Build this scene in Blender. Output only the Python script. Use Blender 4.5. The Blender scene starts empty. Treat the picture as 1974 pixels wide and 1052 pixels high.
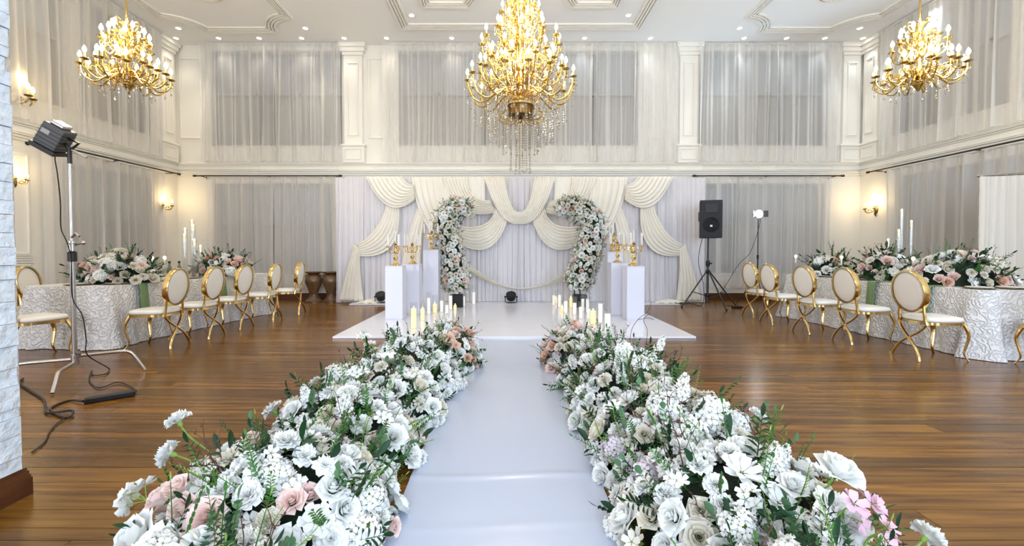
import bpy, math, random
from math import sin, cos, pi, radians as R
from mathutils import Vector, Matrix, Quaternion
rnd = random.Random(7)
SC = bpy.context.scene
COL = SC.collection

# ------------------------------------------------------------------ camera
F = 860.0 / 1974.0
cam_d = bpy.data.cameras.new('camera'); cam = bpy.data.objects.new('camera', cam_d); COL.objects.link(cam)
cam.location = (0, 0, 1.25); cam.rotation_euler = (R(90 - 1.5), 0, 0)
cam_d.sensor_width = 36; cam_d.lens = 36 * F
cam_d.shift_x = 0.0061; cam_d.shift_y = -0.0119; cam_d.clip_start = 0.05; cam_d.clip_end = 100
SC.camera = cam
# ------------------------------------------------------------------ world, lights, exposure
w = bpy.data.worlds.new('world'); SC.world = w; w.use_nodes = True
w.node_tree.nodes['Background'].inputs[0].default_value = (0.75, 0.85, 1.0, 1)
w.node_tree.nodes['Background'].inputs[1].default_value = 0.4
def light(kind, name, loc, energy, color, rot=(0, 0, 0), **kw):
    l = bpy.data.lights.new(name, kind); l.energy = energy; l.color = color
    for k, v in kw.items(): setattr(l, k, v)
    o = bpy.data.objects.new(name, l); o.location = loc; o.rotation_euler = rot; COL.objects.link(o)
    return o
COOL = (0.80, 0.88, 1.0); WARM = (1.0, 0.84, 0.60); NEUT = (1.0, 0.93, 0.84)
# added fill lamps at three openings of the unseen wall behind the camera
for x, c, e in ((-5.2, (.86, .90, 1.0), 190), (0.4, (.66, .80, 1.0), 290), (5.8, (.66, .80, 1.0), 300)):
    light('AREA', 'window_daylight', (x, -3.9, 2.7), e, c, (R(90), 0, 0), shape='RECTANGLE', size=2.6, size_y=3.6)
light('SPOT', 'studio_lamp_light', (-3.85, 4.3, 2.3), 160, (.86, .92, 1), Vector((3.5, 4.5, -.9)).to_track_quat('-Z', 'Y').to_euler(), spot_size=R(100), spot_blend=.8, shadow_soft_size=.1)
light('SPOT', 'stage_lamp_light', (5.6, 9.85, 2.06), 150, (.55, .76, 1), Vector((-1.5, -2.0, 3.5)).to_track_quat('-Z', 'Y').to_euler(), spot_size=R(112), spot_blend=.5, shadow_soft_size=.04)
SC.view_settings.view_transform = 'Standard'; SC.view_settings.look = 'None'
SC.view_settings.gamma = 1; SC.view_settings.use_curve_mapping = False
SC.view_settings.exposure = 0.46
SC.cycles.use_denoising = True
SC.cycles.max_bounces = 8; SC.cycles.diffuse_bounces = 4; SC.cycles.glossy_bounces = 3
SC.cycles.transmission_bounces = 4; SC.cycles.transparent_max_bounces = 14
SC.cycles.sample_clamp_indirect = 4; SC.cycles.caustics_reflective = False; SC.cycles.caustics_refractive = False

# ------------------------------------------------------------------ materials
def mat(name, col, rough=.5, metal=0, emit=None, es=0, coat=0, spec=.5, noise=None, bump=None, alpha=1, trans=0, transl=0, rnd_amt=0):
    """noise=(scale, colour2, stretch)  bump=(scale, strength)"""
    m = bpy.data.materials.new(name); m.use_nodes = True; nt = m.node_tree; N = nt.nodes; L = nt.links
    p = N['Principled BSDF']; out = N['Material Output']
    p.inputs['Base Color'].default_value = (*col, 1); p.inputs['Roughness'].default_value = rough
    p.inputs['Metallic'].default_value = metal; p.inputs['Specular IOR Level'].default_value = spec
    p.inputs['Coat Weight'].default_value = coat; p.inputs['Coat Roughness'].default_value = .08
    p.inputs['Transmission Weight'].default_value = trans; p.inputs['Alpha'].default_value = alpha
    if emit: p.inputs['Emission Color'].default_value = (*emit, 1); p.inputs['Emission Strength'].default_value = es
    tc = None
    def coord(stretch):
        t = N.new('ShaderNodeTexCoord'); mp = N.new('ShaderNodeMapping'); mp.inputs['Scale'].default_value = stretch
        L.new(t.outputs['Object'], mp.inputs['Vector']); return mp
    last = None
    if noise:
        sc_, c2, st = noise
        mp = coord(st); n = N.new('ShaderNodeTexNoise'); n.inputs['Scale'].default_value = sc_; n.inputs['Detail'].default_value = 5
        L.new(mp.outputs[0], n.inputs['Vector'])
        r = N.new('ShaderNodeValToRGB'); r.color_ramp.elements[0].color = (*col, 1); r.color_ramp.elements[1].color = (*c2, 1)
        r.color_ramp.elements[0].position = .35; r.color_ramp.elements[1].position = .68
        L.new(n.outputs['Fac'], r.inputs['Fac']); L.new(r.outputs[0], p.inputs['Base Color']); last = r.outputs[0]
    if rnd_amt:
        oi = N.new('ShaderNodeObjectInfo'); mr = N.new('ShaderNodeMapRange'); mr.inputs['To Min'].default_value = 1 - rnd_amt; mr.inputs['To Max'].default_value = 1 + rnd_amt
        L.new(oi.outputs['Random'], mr.inputs['Value'])
        hs = N.new('ShaderNodeHueSaturation'); L.new(mr.outputs[0], hs.inputs['Value'])
        if last: L.new(last, hs.inputs['Color'])
        else: hs.inputs['Color'].default_value = (*col, 1)
        L.new(hs.outputs[0], p.inputs['Base Color'])
    if bump:
        mp = coord((1, 1, 1)); n = N.new('ShaderNodeTexNoise'); n.inputs['Scale'].default_value = bump[0]; n.inputs['Detail'].default_value = 4
        L.new(mp.outputs[0], n.inputs['Vector']); b = N.new('ShaderNodeBump'); b.inputs['Strength'].default_value = bump[1]; b.inputs['Distance'].default_value = .02
        L.new(n.outputs['Fac'], b.inputs['Height']); L.new(b.outputs[0], p.inputs['Normal'])
    if transl:
        t = N.new('ShaderNodeBsdfTranslucent'); t.inputs['Color'].default_value = (*col, 1); mx = N.new('ShaderNodeMixShader'); mx.inputs[0].default_value = transl
        L.new(p.outputs[0], mx.inputs[1]); L.new(t.outputs[0], mx.inputs[2]); L.new(mx.outputs[0], out.inputs['Surface'])
    return m
def sheer(name, col, opaque):
    m = bpy.data.materials.new(name); m.use_nodes = True; nt = m.node_tree; N = nt.nodes; L = nt.links; N.clear()
    out = N.new('ShaderNodeOutputMaterial'); d = N.new('ShaderNodeBsdfDiffuse'); t = N.new('ShaderNodeBsdfTranslucent'); tr = N.new('ShaderNodeBsdfTransparent')
    d.inputs[0].default_value = (*col, 1); t.inputs[0].default_value = (*col, 1)
    a = N.new('ShaderNodeMixShader'); a.inputs[0].default_value = .35; b = N.new('ShaderNodeMixShader')
    # woven threads stack up where the cloth is seen edge-on, so folds are denser
    lw = N.new('ShaderNodeLayerWeight'); lw.inputs[0].default_value = .5
    mr = N.new('ShaderNodeMapRange'); mr.inputs['To Min'].default_value = opaque; mr.inputs['To Max'].default_value = 1; mr.inputs['From Max'].default_value = .55
    L.new(lw.outputs['Facing'], mr.inputs['Value']); L.new(mr.outputs[0], b.inputs[0])
    L.new(d.outputs[0], a.inputs[1]); L.new(t.outputs[0], a.inputs[2]); L.new(tr.outputs[0], b.inputs[1]); L.new(a.outputs[0], b.inputs[2]); L.new(b.outputs[0], out.inputs[0])
    return m
def clear_glass(name, tint=(1, 1, 1), gloss=.12):
    m = bpy.data.materials.new(name); m.use_nodes = True; nt = m.node_tree; N = nt.nodes; L = nt.links; N.clear()
    out = N.new('ShaderNodeOutputMaterial'); tr = N.new('ShaderNodeBsdfTransparent'); g = N.new('ShaderNodeBsdfGlossy'); g.inputs['Roughness'].default_value = .03
    tr.inputs[0].default_value = (*tint, 1); lw = N.new('ShaderNodeLayerWeight'); lw.inputs[0].default_value = .5
    pw = N.new('ShaderNodeMath'); pw.operation = 'POWER'; pw.inputs[1].default_value = 4.5; L.new(lw.outputs['Facing'], pw.inputs[0])
    ma = N.new('ShaderNodeMath'); ma.operation = 'MULTIPLY_ADD'; ma.inputs[1].default_value = .42; ma.inputs[2].default_value = gloss; ma.use_clamp = True; L.new(pw.outputs[0], ma.inputs[0])
    mx = N.new('ShaderNodeMixShader'); L.new(ma.outputs[0], mx.inputs[0]); L.new(tr.outputs[0], mx.inputs[1]); L.new(g.outputs[0], mx.inputs[2]); L.new(mx.outputs[0], out.inputs[0])
    return m
M = {}
M['wall'] = mat('painted_plaster', (.86, .83, .75), .55, bump=(30, .05))
M['ceil'] = mat('ceiling_paint', (.90, .895, .87), .6)
M['mould'] = mat('moulding_paint', (.88, .85, .77), .45)
M['wood'] = mat('varnished_board', (.085, .030, .004), .23, coat=0, spec=.32, noise=(4, (.25, .112, .017), (.3, 4.5, 3)), rnd_amt=.38)
M['wood'].node_tree.nodes['Principled BSDF'].inputs['Specular Tint'].default_value = (1, .82, .6, 1)   # orange put into the colour of the boards' reflections to cut their blue
M['joint'] = mat('board_joint', (.035, .015, .006), .6)
M['skirt'] = mat('dark_skirting_wood', (.07, .022, .009), .3, noise=(4, (.12, .045, .018), (1, 1, 6)))
M['sheer'] = sheer('sheer_voile', (.92, .905, .87), .36)
M['sheer2'] = sheer('grey_voile', (.88, .86, .82), .56)
M['white_voile'] = mat('white_voile', (.84, .82, .85), .8, transl=.2)
M['cream'] = mat('cream_satin', (.94, .895, .79), .5, transl=.12)
M['pane_hi'] = mat('window_pane_sky', (.40, .43, .46), .25)
M['pane_lo'] = mat('window_pane_dusk', (.35, .34, .32), .25)
M['frame'] = mat('window_frame_paint', (.42, .42, .41), .4)
M['black'] = mat('black_metal', (.012, .012, .013), .4)
M['blackplastic'] = mat('black_plastic', (.010, .010, .011), .4, spec=.3)
M['grille'] = mat('speaker_grille', (.008, .008, .010), .2, spec=.4, bump=(300, .3))
M['greyplastic'] = mat('dark_grey_plastic', (.075, .08, .085), .4)
M['chrome'] = mat('brushed_steel', (.55, .54, .53), .25, 1)
M['gold'] = mat('polished_gold', (.80, .58, .24), .16, 1)
M['brass'] = mat('aged_brass', (.50, .35, .11), .25, 1)
M['darkbrass'] = mat('dark_bronze', (.16, .09, .03), .3, 1)
M['leather'] = mat('white_leatherette', (.86, .83, .76), .38)
M['lace'] = mat('lace_cloth', (.83, .81, .78), .7)
M['vinyl'] = mat('white_vinyl', (.76, .765, .82), .2, coat=.2, bump=(2.5, .12))
M['aisle_vinyl'] = mat('bluish_white_vinyl', (.52, .58, .72), .2, coat=.2, bump=(2.5, .12))  # blue of the cool light put into the white runner's base colour
M['plinth'] = mat('white_gloss_panel', (.66, .67, .76), .3)
M['wax'] = mat('white_wax', (.88, .86, .82), .5, transl=.2)
M['waxwhite'] = mat('candlelit_white_wax', (.93, .91, .87), .5, emit=(1, .93, .80), es=.30)  # flameless wax, brightened by an added glow in place of candlelight
M['waxlit'] = mat('lit_wax', (.9, .8, .45), .5, emit=(1, .68, .22), es=.55)
M['flame'] = mat('flame', (1, .8, .3), .5, emit=(1, .72, .25), es=9)
M['bulb'] = mat('bulb_glow', (1, .9, .7), .3, emit=(1, .80, .46), es=8)
M['ledglow'] = mat('led_glow', (1, 1, 1), .3, emit=(.9, .95, 1), es=22)
M['downglow'] = mat('downlight_glow', (1, 1, 1), .3, emit=(1, .95, .86), es=9)
M['candle_sleeve'] = mat('ivory_gold_sleeve', (.9, .68, .28), .35, .3, emit=(1, .6, .12), es=.15)  # the sleeve is no lamp; a faint added glow warms it
M['crystal'] = clear_glass('crystal', (.98, .97, .94), .4)
M['glass'] = clear_glass('clear_glass', (.985, .99, .99), .05)
M['napkin'] = mat('sage_linen', (.20, .31, .15), .85, bump=(150, .4))
M['urn'] = mat('brown_glaze', (.10, .05, .022), .25, noise=(6, (.17, .10, .05), (1, 1, 1)))
M['stone'] = mat('whitewashed_stone', (.62, .70, .78), .75, noise=(9, (.76, .81, .86), (1, 1, 2)), bump=(22, .9))
M['mortar'] = mat('mortar', (.60, .57, .50), .9, bump=(60, .8))
M['p_white'] = mat('white_petal', (.92, .93, .90), .6, transl=.12, rnd_amt=.04)
M['p_cream'] = mat('cream_petal', (.85, .81, .70), .6, transl=.22, rnd_amt=.06)
M['p_blush'] = mat('blush_petal', (.90, .72, .67), .6, transl=.22, rnd_amt=.06)
M['p_pink'] = mat('pink_petal', (.84, .56, .68), .6, transl=.22)
M['p_peach'] = mat('peach_petal', (.84, .58, .46), .6, transl=.22)
M['p_lilac'] = mat('pale_lilac_petal', (.82, .74, .80), .6, transl=.22)
M['p_eye'] = mat('dark_stamen', (.02, .02, .03), .6)
M['leaf'] = mat('green_leaf', (.022, .10, .014), .5, spec=.3, rnd_amt=.35, noise=(12, (.06, .19, .03), (1, 1, 1)))
M['leafdark'] = mat('dark_green_leaf', (.008, .04, .012), .45, spec=.3, rnd_amt=.3)
M['euc'] = mat('eucalyptus_leaf', (.08, .18, .08), .55, spec=.3, rnd_amt=.25)
M['lime'] = mat('lime_leaf', (.22, .36, .07), .5, spec=.3, rnd_amt=.2)
M['twig'] = mat('brown_twig', (.09, .035, .02), .7)
M['moss'] = mat('dark_moss', (.012, .025, .010), .9, bump=(40, 1))
M['plate'] = mat('glazed_plate', (.75, .73, .68), .15)
M['amber'] = mat('pale_bottle', (.25, .28, .22), .08, trans=.5)

# lace relief on the cloth
def lace_relief():
    nt = M['lace'].node_tree; N = nt.nodes; L = nt.links; p = N['Principled BSDF']
    t = N.new('ShaderNodeTexCoord'); n = N.new('ShaderNodeTexNoise'); n.inputs['Scale'].default_value = 4; n.inputs['Distortion'].default_value = 2.5
    w_ = N.new('ShaderNodeTexWave'); w_.wave_type = 'RINGS'; w_.inputs['Scale'].default_value = 6.5; w_.inputs['Distortion'].default_value = 20; w_.inputs['Detail'].default_value = 2; w_.inputs['Detail Scale'].default_value = 1.4
    L.new(t.outputs['Object'], w_.inputs['Vector']); b = N.new('ShaderNodeBump'); b.inputs['Strength'].default_value = .8; b.inputs['Distance'].default_value = .01
    L.new(w_.outputs['Fac'], b.inputs['Height']); L.new(b.outputs[0], p.inputs['Normal'])
    r = N.new('ShaderNodeValToRGB'); r.color_ramp.elements[0].color = (.66, .65, .65, 1); r.color_ramp.elements[1].color = (.86, .85, .83, 1)
    L.new(w_.outputs['Fac'], r.inputs[0]); L.new(r.outputs[0], p.inputs['Base Color'])
lace_relief()

# ------------------------------------------------------------------ mesh helpers
class MB:
    def __init__(s): s.v = []; s.f = []; s.m = []; s.mi = 0
    def box(s, x0, x1, y0, y1, z0, z1):
        b = len(s.v)
        s.v += [(x, y, z) for z in (z0, z1) for y in (y0, y1) for x in (x0, x1)]
        for q in ((0, 2, 3, 1), (4, 5, 7, 6), (0, 1, 5, 4), (2, 6, 7, 3), (0, 4, 6, 2), (1, 3, 7, 5)): s.f.append(tuple(b + i for i in q)); s.m.append(s.mi)
        return s
    def grid(s, fn, nu, nv, close_u=False):
        b = len(s.v)
        cu = nu if close_u else nu + 1
        for j in range(nv + 1):
            for i in range(cu): s.v.append(tuple(fn(i / nu, j / nv)))
        for j in range(nv):
            for i in range(nu):
                i2 = (i + 1) % cu
                s.f.append((b + j * cu + i, b + j * cu + i2, b + (j + 1) * cu + i2, b + (j + 1) * cu + i)); s.m.append(s.mi)
        return s
    def lathe(s, prof, seg=16, c=(0, 0, 0), sx=1, sy=1):
        """prof: list of (r,z)"""
        b = len(s.v)
        for r, z in prof:
            for i in range(seg):
                a = 2 * pi * i / seg; s.v.append((c[0] + r * sx * cos(a), c[1] + r * sy * sin(a), c[2] + z))
        for j in range(len(prof) - 1):
            for i in range(seg):
                i2 = (i + 1) % seg; s.f.append((b + j * seg + i, b + j * seg + i2, b + (j + 1) * seg + i2, b + (j + 1) * seg + i)); s.m.append(s.mi)
        for j, rev in ((0, True), (len(prof) - 1, False)):
            if prof[j][0] > 1e-4:
                q = [b + j * seg + i for i in range(seg)]; s.f.append(tuple(q[::-1] if rev else q)); s.m.append(s.mi)
        return s
    def tube(s, pts, rad, seg=8, closed=False, flat=1.0):
        pts = [Vector(p) for p in pts]; n = len(pts); b = len(s.v)
        rs = rad if isinstance(rad, (list, tuple)) else [rad] * n
        up = Vector((0, 0, 1)); prev = None
        for i, p in enumerate(pts):
            if closed: t = (pts[(i + 1) % n] - pts[i - 1])
            else: t = (pts[min(i + 1, n - 1)] - pts[max(i - 1, 0)])
            t.normalize()
            if prev is None:
                a = up if abs(t.dot(up)) < .9 else Vector((0, 1, 0)); x = t.cross(a).normalized()
            else: x = (prev - t * prev.dot(t)).normalized()
            prev = x; y = t.cross(x)
            for k in range(seg):
                an = 2 * pi * k / seg; s.v.append(tuple(p + (x * cos(an) + y * sin(an) * flat) * rs[i]))
        m_ = n if closed else n - 1
        for i in range(m_):
            i2 = (i + 1) % n
            for k in range(seg):
                k2 = (k + 1) % seg; s.f.append((b + i * seg + k, b + i * seg + k2, b + i2 * seg + k2, b + i2 * seg + k)); s.m.append(s.mi)
        if not closed:
            s.f.append(tuple(b + k for k in range(seg))[::-1]); s.m.append(s.mi); s.f.append(tuple(b + (n - 1) * seg + k for k in range(seg))); s.m.append(s.mi)
        return s
    def ball(s, c, r, seg=10, rings=6, sz=1):
        return s.lathe([(r * sin(pi * j / rings), -r * sz * cos(pi * j / rings)) for j in range(rings + 1)], seg, c)
    def mesh(s, name, mats, smooth=True, angle=40):
        me = bpy.data.meshes.new(name); me.from_pydata(s.v, [], s.f)
        for m in (mats if isinstance(mats, (list, tuple)) else [mats]): me.materials.append(M[m])
        me.polygons.foreach_set('material_index', s.m)
        if smooth:
            me.polygons.foreach_set('use_smooth', [True] * len(s.f)); me.update(); me.set_sharp_from_angle(angle=R(angle))
        me.update(); return me
    def build(s, name, mats, parent=None, smooth=True, angle=40, loc=(0, 0, 0), rot=(0, 0, 0)):
        return put(name, s.mesh(name, mats, smooth, angle), parent, loc, rot)
def put(name, me, parent=None, loc=(0, 0, 0), rot=(0, 0, 0), scale=(1, 1, 1)):
    o = bpy.data.objects.new(name, me); COL.objects.link(o); o.location = loc; o.rotation_euler = rot; o.scale = scale; o.parent = parent; return o
def tag(o, label=None, cat=None, group=None, kind=None):
    if label: o['label'] = label
    if cat: o['category'] = cat
    if group: o['group'] = group
    if kind: o['kind'] = kind
    return o
def thing(name, label, cat, loc=(0, 0, 0), rz=0, group=None):
    return tag(put(name, None, None, loc, (0, 0, rz)), label, cat, group)
def struct(o): o['kind'] = 'structure'; return o
def copy_tree(o, parent=None):
    c = o.copy(); COL.objects.link(c); c.parent = parent
    for ch in list(o.children): copy_tree(ch, c)
    return c
def bevel(o, w=.006, n=2):
    m = o.modifiers.new('bevel', 'BEVEL'); m.width = w; m.segments = n; m.limit_method = 'ANGLE'; return o
def bez(p0, p1, p2, p3, n=10):
    p0, p1, p2, p3 = map(Vector, (p0, p1, p2, p3))
    return [p0 * (1 - t) ** 3 + p1 * 3 * t * (1 - t) ** 2 + p2 * 3 * t * t * (1 - t) + p3 * t ** 3 for t in [i / n for i in range(n + 1)]]
def spline(P, n=6):
    P = [Vector(p) for p in P]; out = []
    for i in range(len(P) - 1):
        a = P[max(i - 1, 0)]; b = P[i]; c = P[i + 1]; d = P[min(i + 2, len(P) - 1)]
        for k in range(n):
            t = k / n; out.append(.5 * ((2 * b) + (c - a) * t + (2 * a - 5 * b + 4 * c - d) * t * t + (3 * b - a - 3 * c + d) * t ** 3))
    out.append(P[-1]); return out

# ------------------------------------------------------------------ room shell
XL, XR, YB, YR, ZC = -8.06, 8.70, 11.0, -4.0, 6.21
def wall_mesh(name, axis, c, thick, lo, hi, z0, z1, holes):
    """axis 'y': wall plane at y=c spanning x lo..hi ; axis 'x': wall plane at x=c spanning y"""
    us = sorted({lo, hi, *[h[0] for h in holes], *[h[1] for h in holes]}); zs = sorted({z0, z1, *[h[2] for h in holes], *[h[3] for h in holes]})
    mb = MB()
    for i in range(len(us) - 1):
        for j in range(len(zs) - 1):
            cu = (us[i] + us[i + 1]) / 2; cz = (zs[j] + zs[j + 1]) / 2
            if any(h[0] < cu < h[1] and h[2] < cz < h[3] for h in holes): continue
            a, b = sorted((c, c + thick))
            if axis == 'y': mb.box(us[i], us[i + 1], a, b, zs[j], zs[j + 1])
            else: mb.box(a, b, us[i], us[i + 1], zs[j], zs[j + 1])
    return struct(mb.build(name, 'wall', smooth=False))
B_UP = [(-7.2, -4.0, 3.77, 6.08), (-2.62, 3.24, 3.77, 6.08), (4.73, 7.87, 3.77, 6.08)]
B_LO = [(-7.15, -4.25, .66, 2.86), (4.9, 7.85, .66, 2.86)]
L_UP = [(8.56, 10.2, 3.8, 6.05), (6.7, 8.3, 3.8, 6.05)]; L_LO = [(8.15, 10.2, .6, 2.86)]
R_UP = [(8.75, 10.1, 3.77, 6.05), (7.75, 8.62, 3.77, 6.05), (6.4, 7.6, 3.77, 6.05)]; R_LO = [(7.3, 9.9, .6, 2.86)]
wall_mesh('wall_back', 'y', YB, .3, XL - .3, XR + .3, 0, ZC, B_UP + B_LO)
wall_mesh('wall_left', 'x', XL, -.3, YR, YB, 0, ZC, L_UP + L_LO)
wall_mesh('wall_right', 'x', XR, .3, YR, YB, 0, ZC, R_UP + R_LO)
REAR = [(-6.5, -3.9, .9, 4.5), (-.9, 1.7, .9, 4.5), (4.5, 7.1, .9, 4.5)]
wall_mesh('wall_rear', 'y', YR, -.3, XL - .3, XR + .3, 0, ZC, REAR)
nwin = 0
def window(axis, c, sgn, h):
    """frame, transom, mullions and panes set in the wall opening; sgn = outward direction"""
    global nwin; nwin += 1
    u0, u1, z0, z1 = h; t = sgn * .16
    r = struct(put('window_%d' % nwin, None)); r['label'] = 'window behind the sheer curtains'
    del r['label']
    def bx(mb, a0, a1, b0, b1, d0, d1):
        p, q = sorted((c + sgn * d0, c + sgn * d1))
        if axis == 'y': mb.box(a0, a1, p, q, b0, b1)
        else: mb.box(p, q, a0, a1, b0, b1)
    mb = MB(); e = .06
    bx(mb, u0, u1, z0, z0 + e, .10, .18); bx(mb, u0, u1, z1 - e, z1, .10, .18); bx(mb, u0, u0 + e, z0 + e, z1 - e, .10, .18); bx(mb, u1 - e, u1, z0 + e, z1 - e, .10, .18)
    mb.build('window_frame', 'frame', r, smooth=False)
    zt = z0 + (z1 - z0) * .56
    mb = MB(); bx(mb, u0 + e, u1 - e, zt - .03, zt + .03, .10, .18); mb.build('transom', 'frame', r, smooth=False)
    n = max(2, round((u1 - u0) / 1.0)); wd = (u1 - u0) / n
    for i in range(1, n):
        mb = MB(); bx(mb, u0 + i * wd - .025, u0 + i * wd + .025, z0 + e, z1 - e, .10, .17); mb.build('mullion', 'frame', r, smooth=False)
    for i in range(n):
        for a, b, m_ in ((z0 + e, zt, 'pane_lo'), (zt, z1 - e, 'pane_hi')):
            mb = MB(); bx(mb, u0 + i * wd, u0 + (i + 1) * wd, a, b, .19, .20); mb.build('pane', m_, r, smooth=False)
    mb = MB(); bx(mb, u0 - .04, u1 + .04, z0 - .03, z0, -.04, .12); mb.build('window_sill', 'mould', r, smooth=False)
for h in B_UP + B_LO: window('y', YB, 1, h)
for h in L_UP + L_LO: window('x', XL, -1, h)
for h in R_UP + R_LO: window('x', XR, 1, h)

# floor: base with boards running across the room
flo = struct(MB().box(XL - .3, XR + .3, YR - .3, YB + .3, -.2, -.012).build('floor', 'joint', smooth=False))
PW = .118
def board(mb, x0, x1, y0, dz):
    g = .0019; t = dz
    mb.box(x0 + g, x1 - g, y0 + g, y0 + PW - g, -.012, t); return mb
row = 0; y = 1.2; nind = 0; far = MB(); cache = {}
while y < YB:
    PW = rnd.choice((.085, .12, .14, .165))
    x = XL + rnd.uniform(-3, 0)
    while x < XR:
        ln = rnd.choice((2.4, 3.0, 3.6, 4.8, 6.0)); x0, x1 = max(x, XL), min(x + ln, XR)
        if x1 - x0 > .2:
            dz = -rnd.uniform(0, .0006)
            vis = x0 < (y * 1.18 + .5) and x1 > -(y * 1.18 + .5)
            if y < 7.2 and nind < 298 and vis:
                nind += 1
                o = board(MB(), x0 - x0, x1 - x0, 0, dz).build('plank', 'wood', flo, smooth=False, loc=(x0, y, 0))
            else: board(far, x0, x1, y, dz)
        x += ln
    y += PW
y = 1.2 - PW
while y > YR: board(far, XL, XR, y, -.0003); y -= PW
o = far.build('far_planks', 'wood', flo, smooth=False); o['kind'] = 'stuff'; o['label'] = 'boards at the far end of the floor'
# the far boards sit in one mesh, so vary their tone by row
def far_mat():
    m = M['wood'].copy(); m.name = 'varnished_board_far'; nt = m.node_tree; N = nt.nodes; L = nt.links
    hs = next(n for n in N if n.type == 'HUE_SAT'); g = N.new('ShaderNodeNewGeometry'); mr = N.new('ShaderNodeMapRange'); mr.inputs['To Min'].default_value = .74; mr.inputs['To Max'].default_value = 1.26
    L.new(g.outputs['Random Per Island'], mr.inputs['Value']); L.new(mr.outputs[0], hs.inputs['Value']); return m
o.data.materials[0] = far_mat()

# ceiling with mouldings
cei = struct(MB().box(XL - .3, XR + .3, YR - .3, YB + .3, ZC, ZC + .2).build('ceiling', 'ceil', smooth=False))
ntrim = 0
def offset_path(P, d, closed):
    n = len(P); out = []
    for i in range(n):
        a = Vector(P[i - 1]) if (i or closed) else None; b = Vector(P[i]); c = Vector(P[(i + 1) % n]) if (i < n - 1 or closed) else None
        nrm = []
        for p, q in ((a, b), (b, c)):
            if p is not None and q is not None:
                t = (q - p)
                if t.length > 1e-6: t.normalize(); nrm.append(Vector((-t.y, t.x)))
        m_ = sum(nrm, Vector((0, 0))) ; m_.normalize(); k = 1 / max(.5, m_.dot(nrm[0]))
        out.append(b + m_ * d * k)
    return out
def ceil_mould(P, closed=True, w_=.24, steps=4):
    """stepped moulding: parallel ribs following a path on the ceiling"""
    global ntrim; ntrim += 1
    root = struct(put('trim_%d' % ntrim, None))
    bw = w_ / steps
    for k in range(steps):
        a = offset_path(P, k * bw, closed); b = offset_path(P, k * bw + bw * .62, closed); n = len(P); mb = MB(); h = .05 - .006 * k
        for p in a: mb.v.append((p.x, p.y, ZC))
        for p in b: mb.v.append((p.x, p.y, ZC))
        for p in a: mb.v.append((p.x, p.y, ZC - h))
        for p in b: mb.v.append((p.x, p.y, ZC - h))
        for i in range(n if closed else n - 1):
            j = (i + 1) % n
            for q in ((i, j, 2 * n + j, 2 * n + i), (2 * n + i, 2 * n + j, 3 * n + j, 3 * n + i), (3 * n + i, 3 * n + j, n + j, n + i)): mb.f.append(q); mb.m.append(0)
        mb.build('moulding_rib', 'mould', root, smooth=False)
def arc(c, r, a0, a1, n=7): return [(c[0] + r * cos(R(a0 + (a1 - a0) * i / n)), c[1] + r * sin(R(a0 + (a1 - a0) * i / n))) for i in range(n + 1)]
def coffer(x0, x1, y0, y1, r):
    # concave quarter-round bites at the four corners
    return (arc((x0, y0), r, 90, 0) + arc((x1, y0), r, 180, 90) + arc((x1, y1), r, 270, 180) + arc((x0, y1), r, 0, -90))
ceil_mould(coffer(-7.45, -4.55, 3.0, 10.3, .62)); ceil_mould(coffer(5.1, 8.05, 3.0, 10.3, .62))
ceil_mould([(-2.35, 1.5), (3.02, 1.5), (3.02, 10.15), (-2.35, 10.15)])
ceil_mould([(-1.7, 2.4), (-.6, 2.4), (-.3, 2.9), (.9, 2.9), (1.2, 2.4), (2.3, 2.4), (2.3, 9.25), (1.35, 9.25), (1.0, 8.6), (-.4, 8.6), (-.75, 9.25), (-1.7, 9.25)], w_=.2)
def medallion(x, y):
    r = struct(put('ceiling_rose', None, None, (x, y, ZC)))
    mb = MB()
    for a, h in ((.42, .02), (.34, .035), (.2, .05)): mb.lathe([(a, 0), (a - .01, -h), (a - .05, -h), (a - .055, 0)], 40)
    mb.build('plaster_ring', 'mould', r); mb = MB()
    for k in range(20):
        a = 2 * pi * k / 20; mb.ball((.27 * cos(a), .27 * sin(a), -.01), .03, 8, 5, .6)
    mb.build('bead_ornament', 'mould', r)
medallion(-5.85, 8.7); medallion(6.45, 8.7); medallion(-5.5, 6.5); medallion(5.97, 6.5); medallion(.23, 7)

# cornice ledge running round at mid height, crown and pilasters
def ledge(name, axis, c, sgn, lo, hi):
    r = struct(put(name, None))
    prof = [(3.05, 3.09, .05), (3.09, 3.13, .09), (3.13, 3.15, .13), (3.18, 3.29, .035), (3.29, 3.32, .06), (3.32, 3.345, .09)]
    for a, b, d in prof:
        p, q = sorted((c, c - sgn * d)); mb = MB()
        if axis == 'y': mb.box(lo, hi, p, q, a, b)
        else: mb.box(p, q, lo, hi, a, b)
        bevel(mb.build('ledge_moulding', 'mould', r, smooth=False), .008)
ledge('trim_ledge_back', 'y', YB, 1, XL, XR); ledge('trim_ledge_left', 'x', XL, -1, YR, YB); ledge('trim_ledge_right', 'x', XR, 1, YR, YB)
def panel_frame(name, axis, c, sgn, u0, u1, z0, z1, w_=.035, d=.03, parent=None):
    mb = MB()
    def bx(a0, a1, b0, b1):
        p, q = sorted((c, c - sgn * d))
        if axis == 'y': mb.box(a0, a1, p, q, b0, b1)
        else: mb.box(p, q, a0, a1, b0, b1)
    bx(u0, u1, z0, z0 + w_); bx(u0, u1, z1 - w_, z1); bx(u0, u0 + w_, z0 + w_, z1 - w_); bx(u1 - w_, u1, z0 + w_, z1 - w_)
    o = bevel(mb.build(name, 'mould', parent, smooth=False), .008); return o
npil = 0
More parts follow.
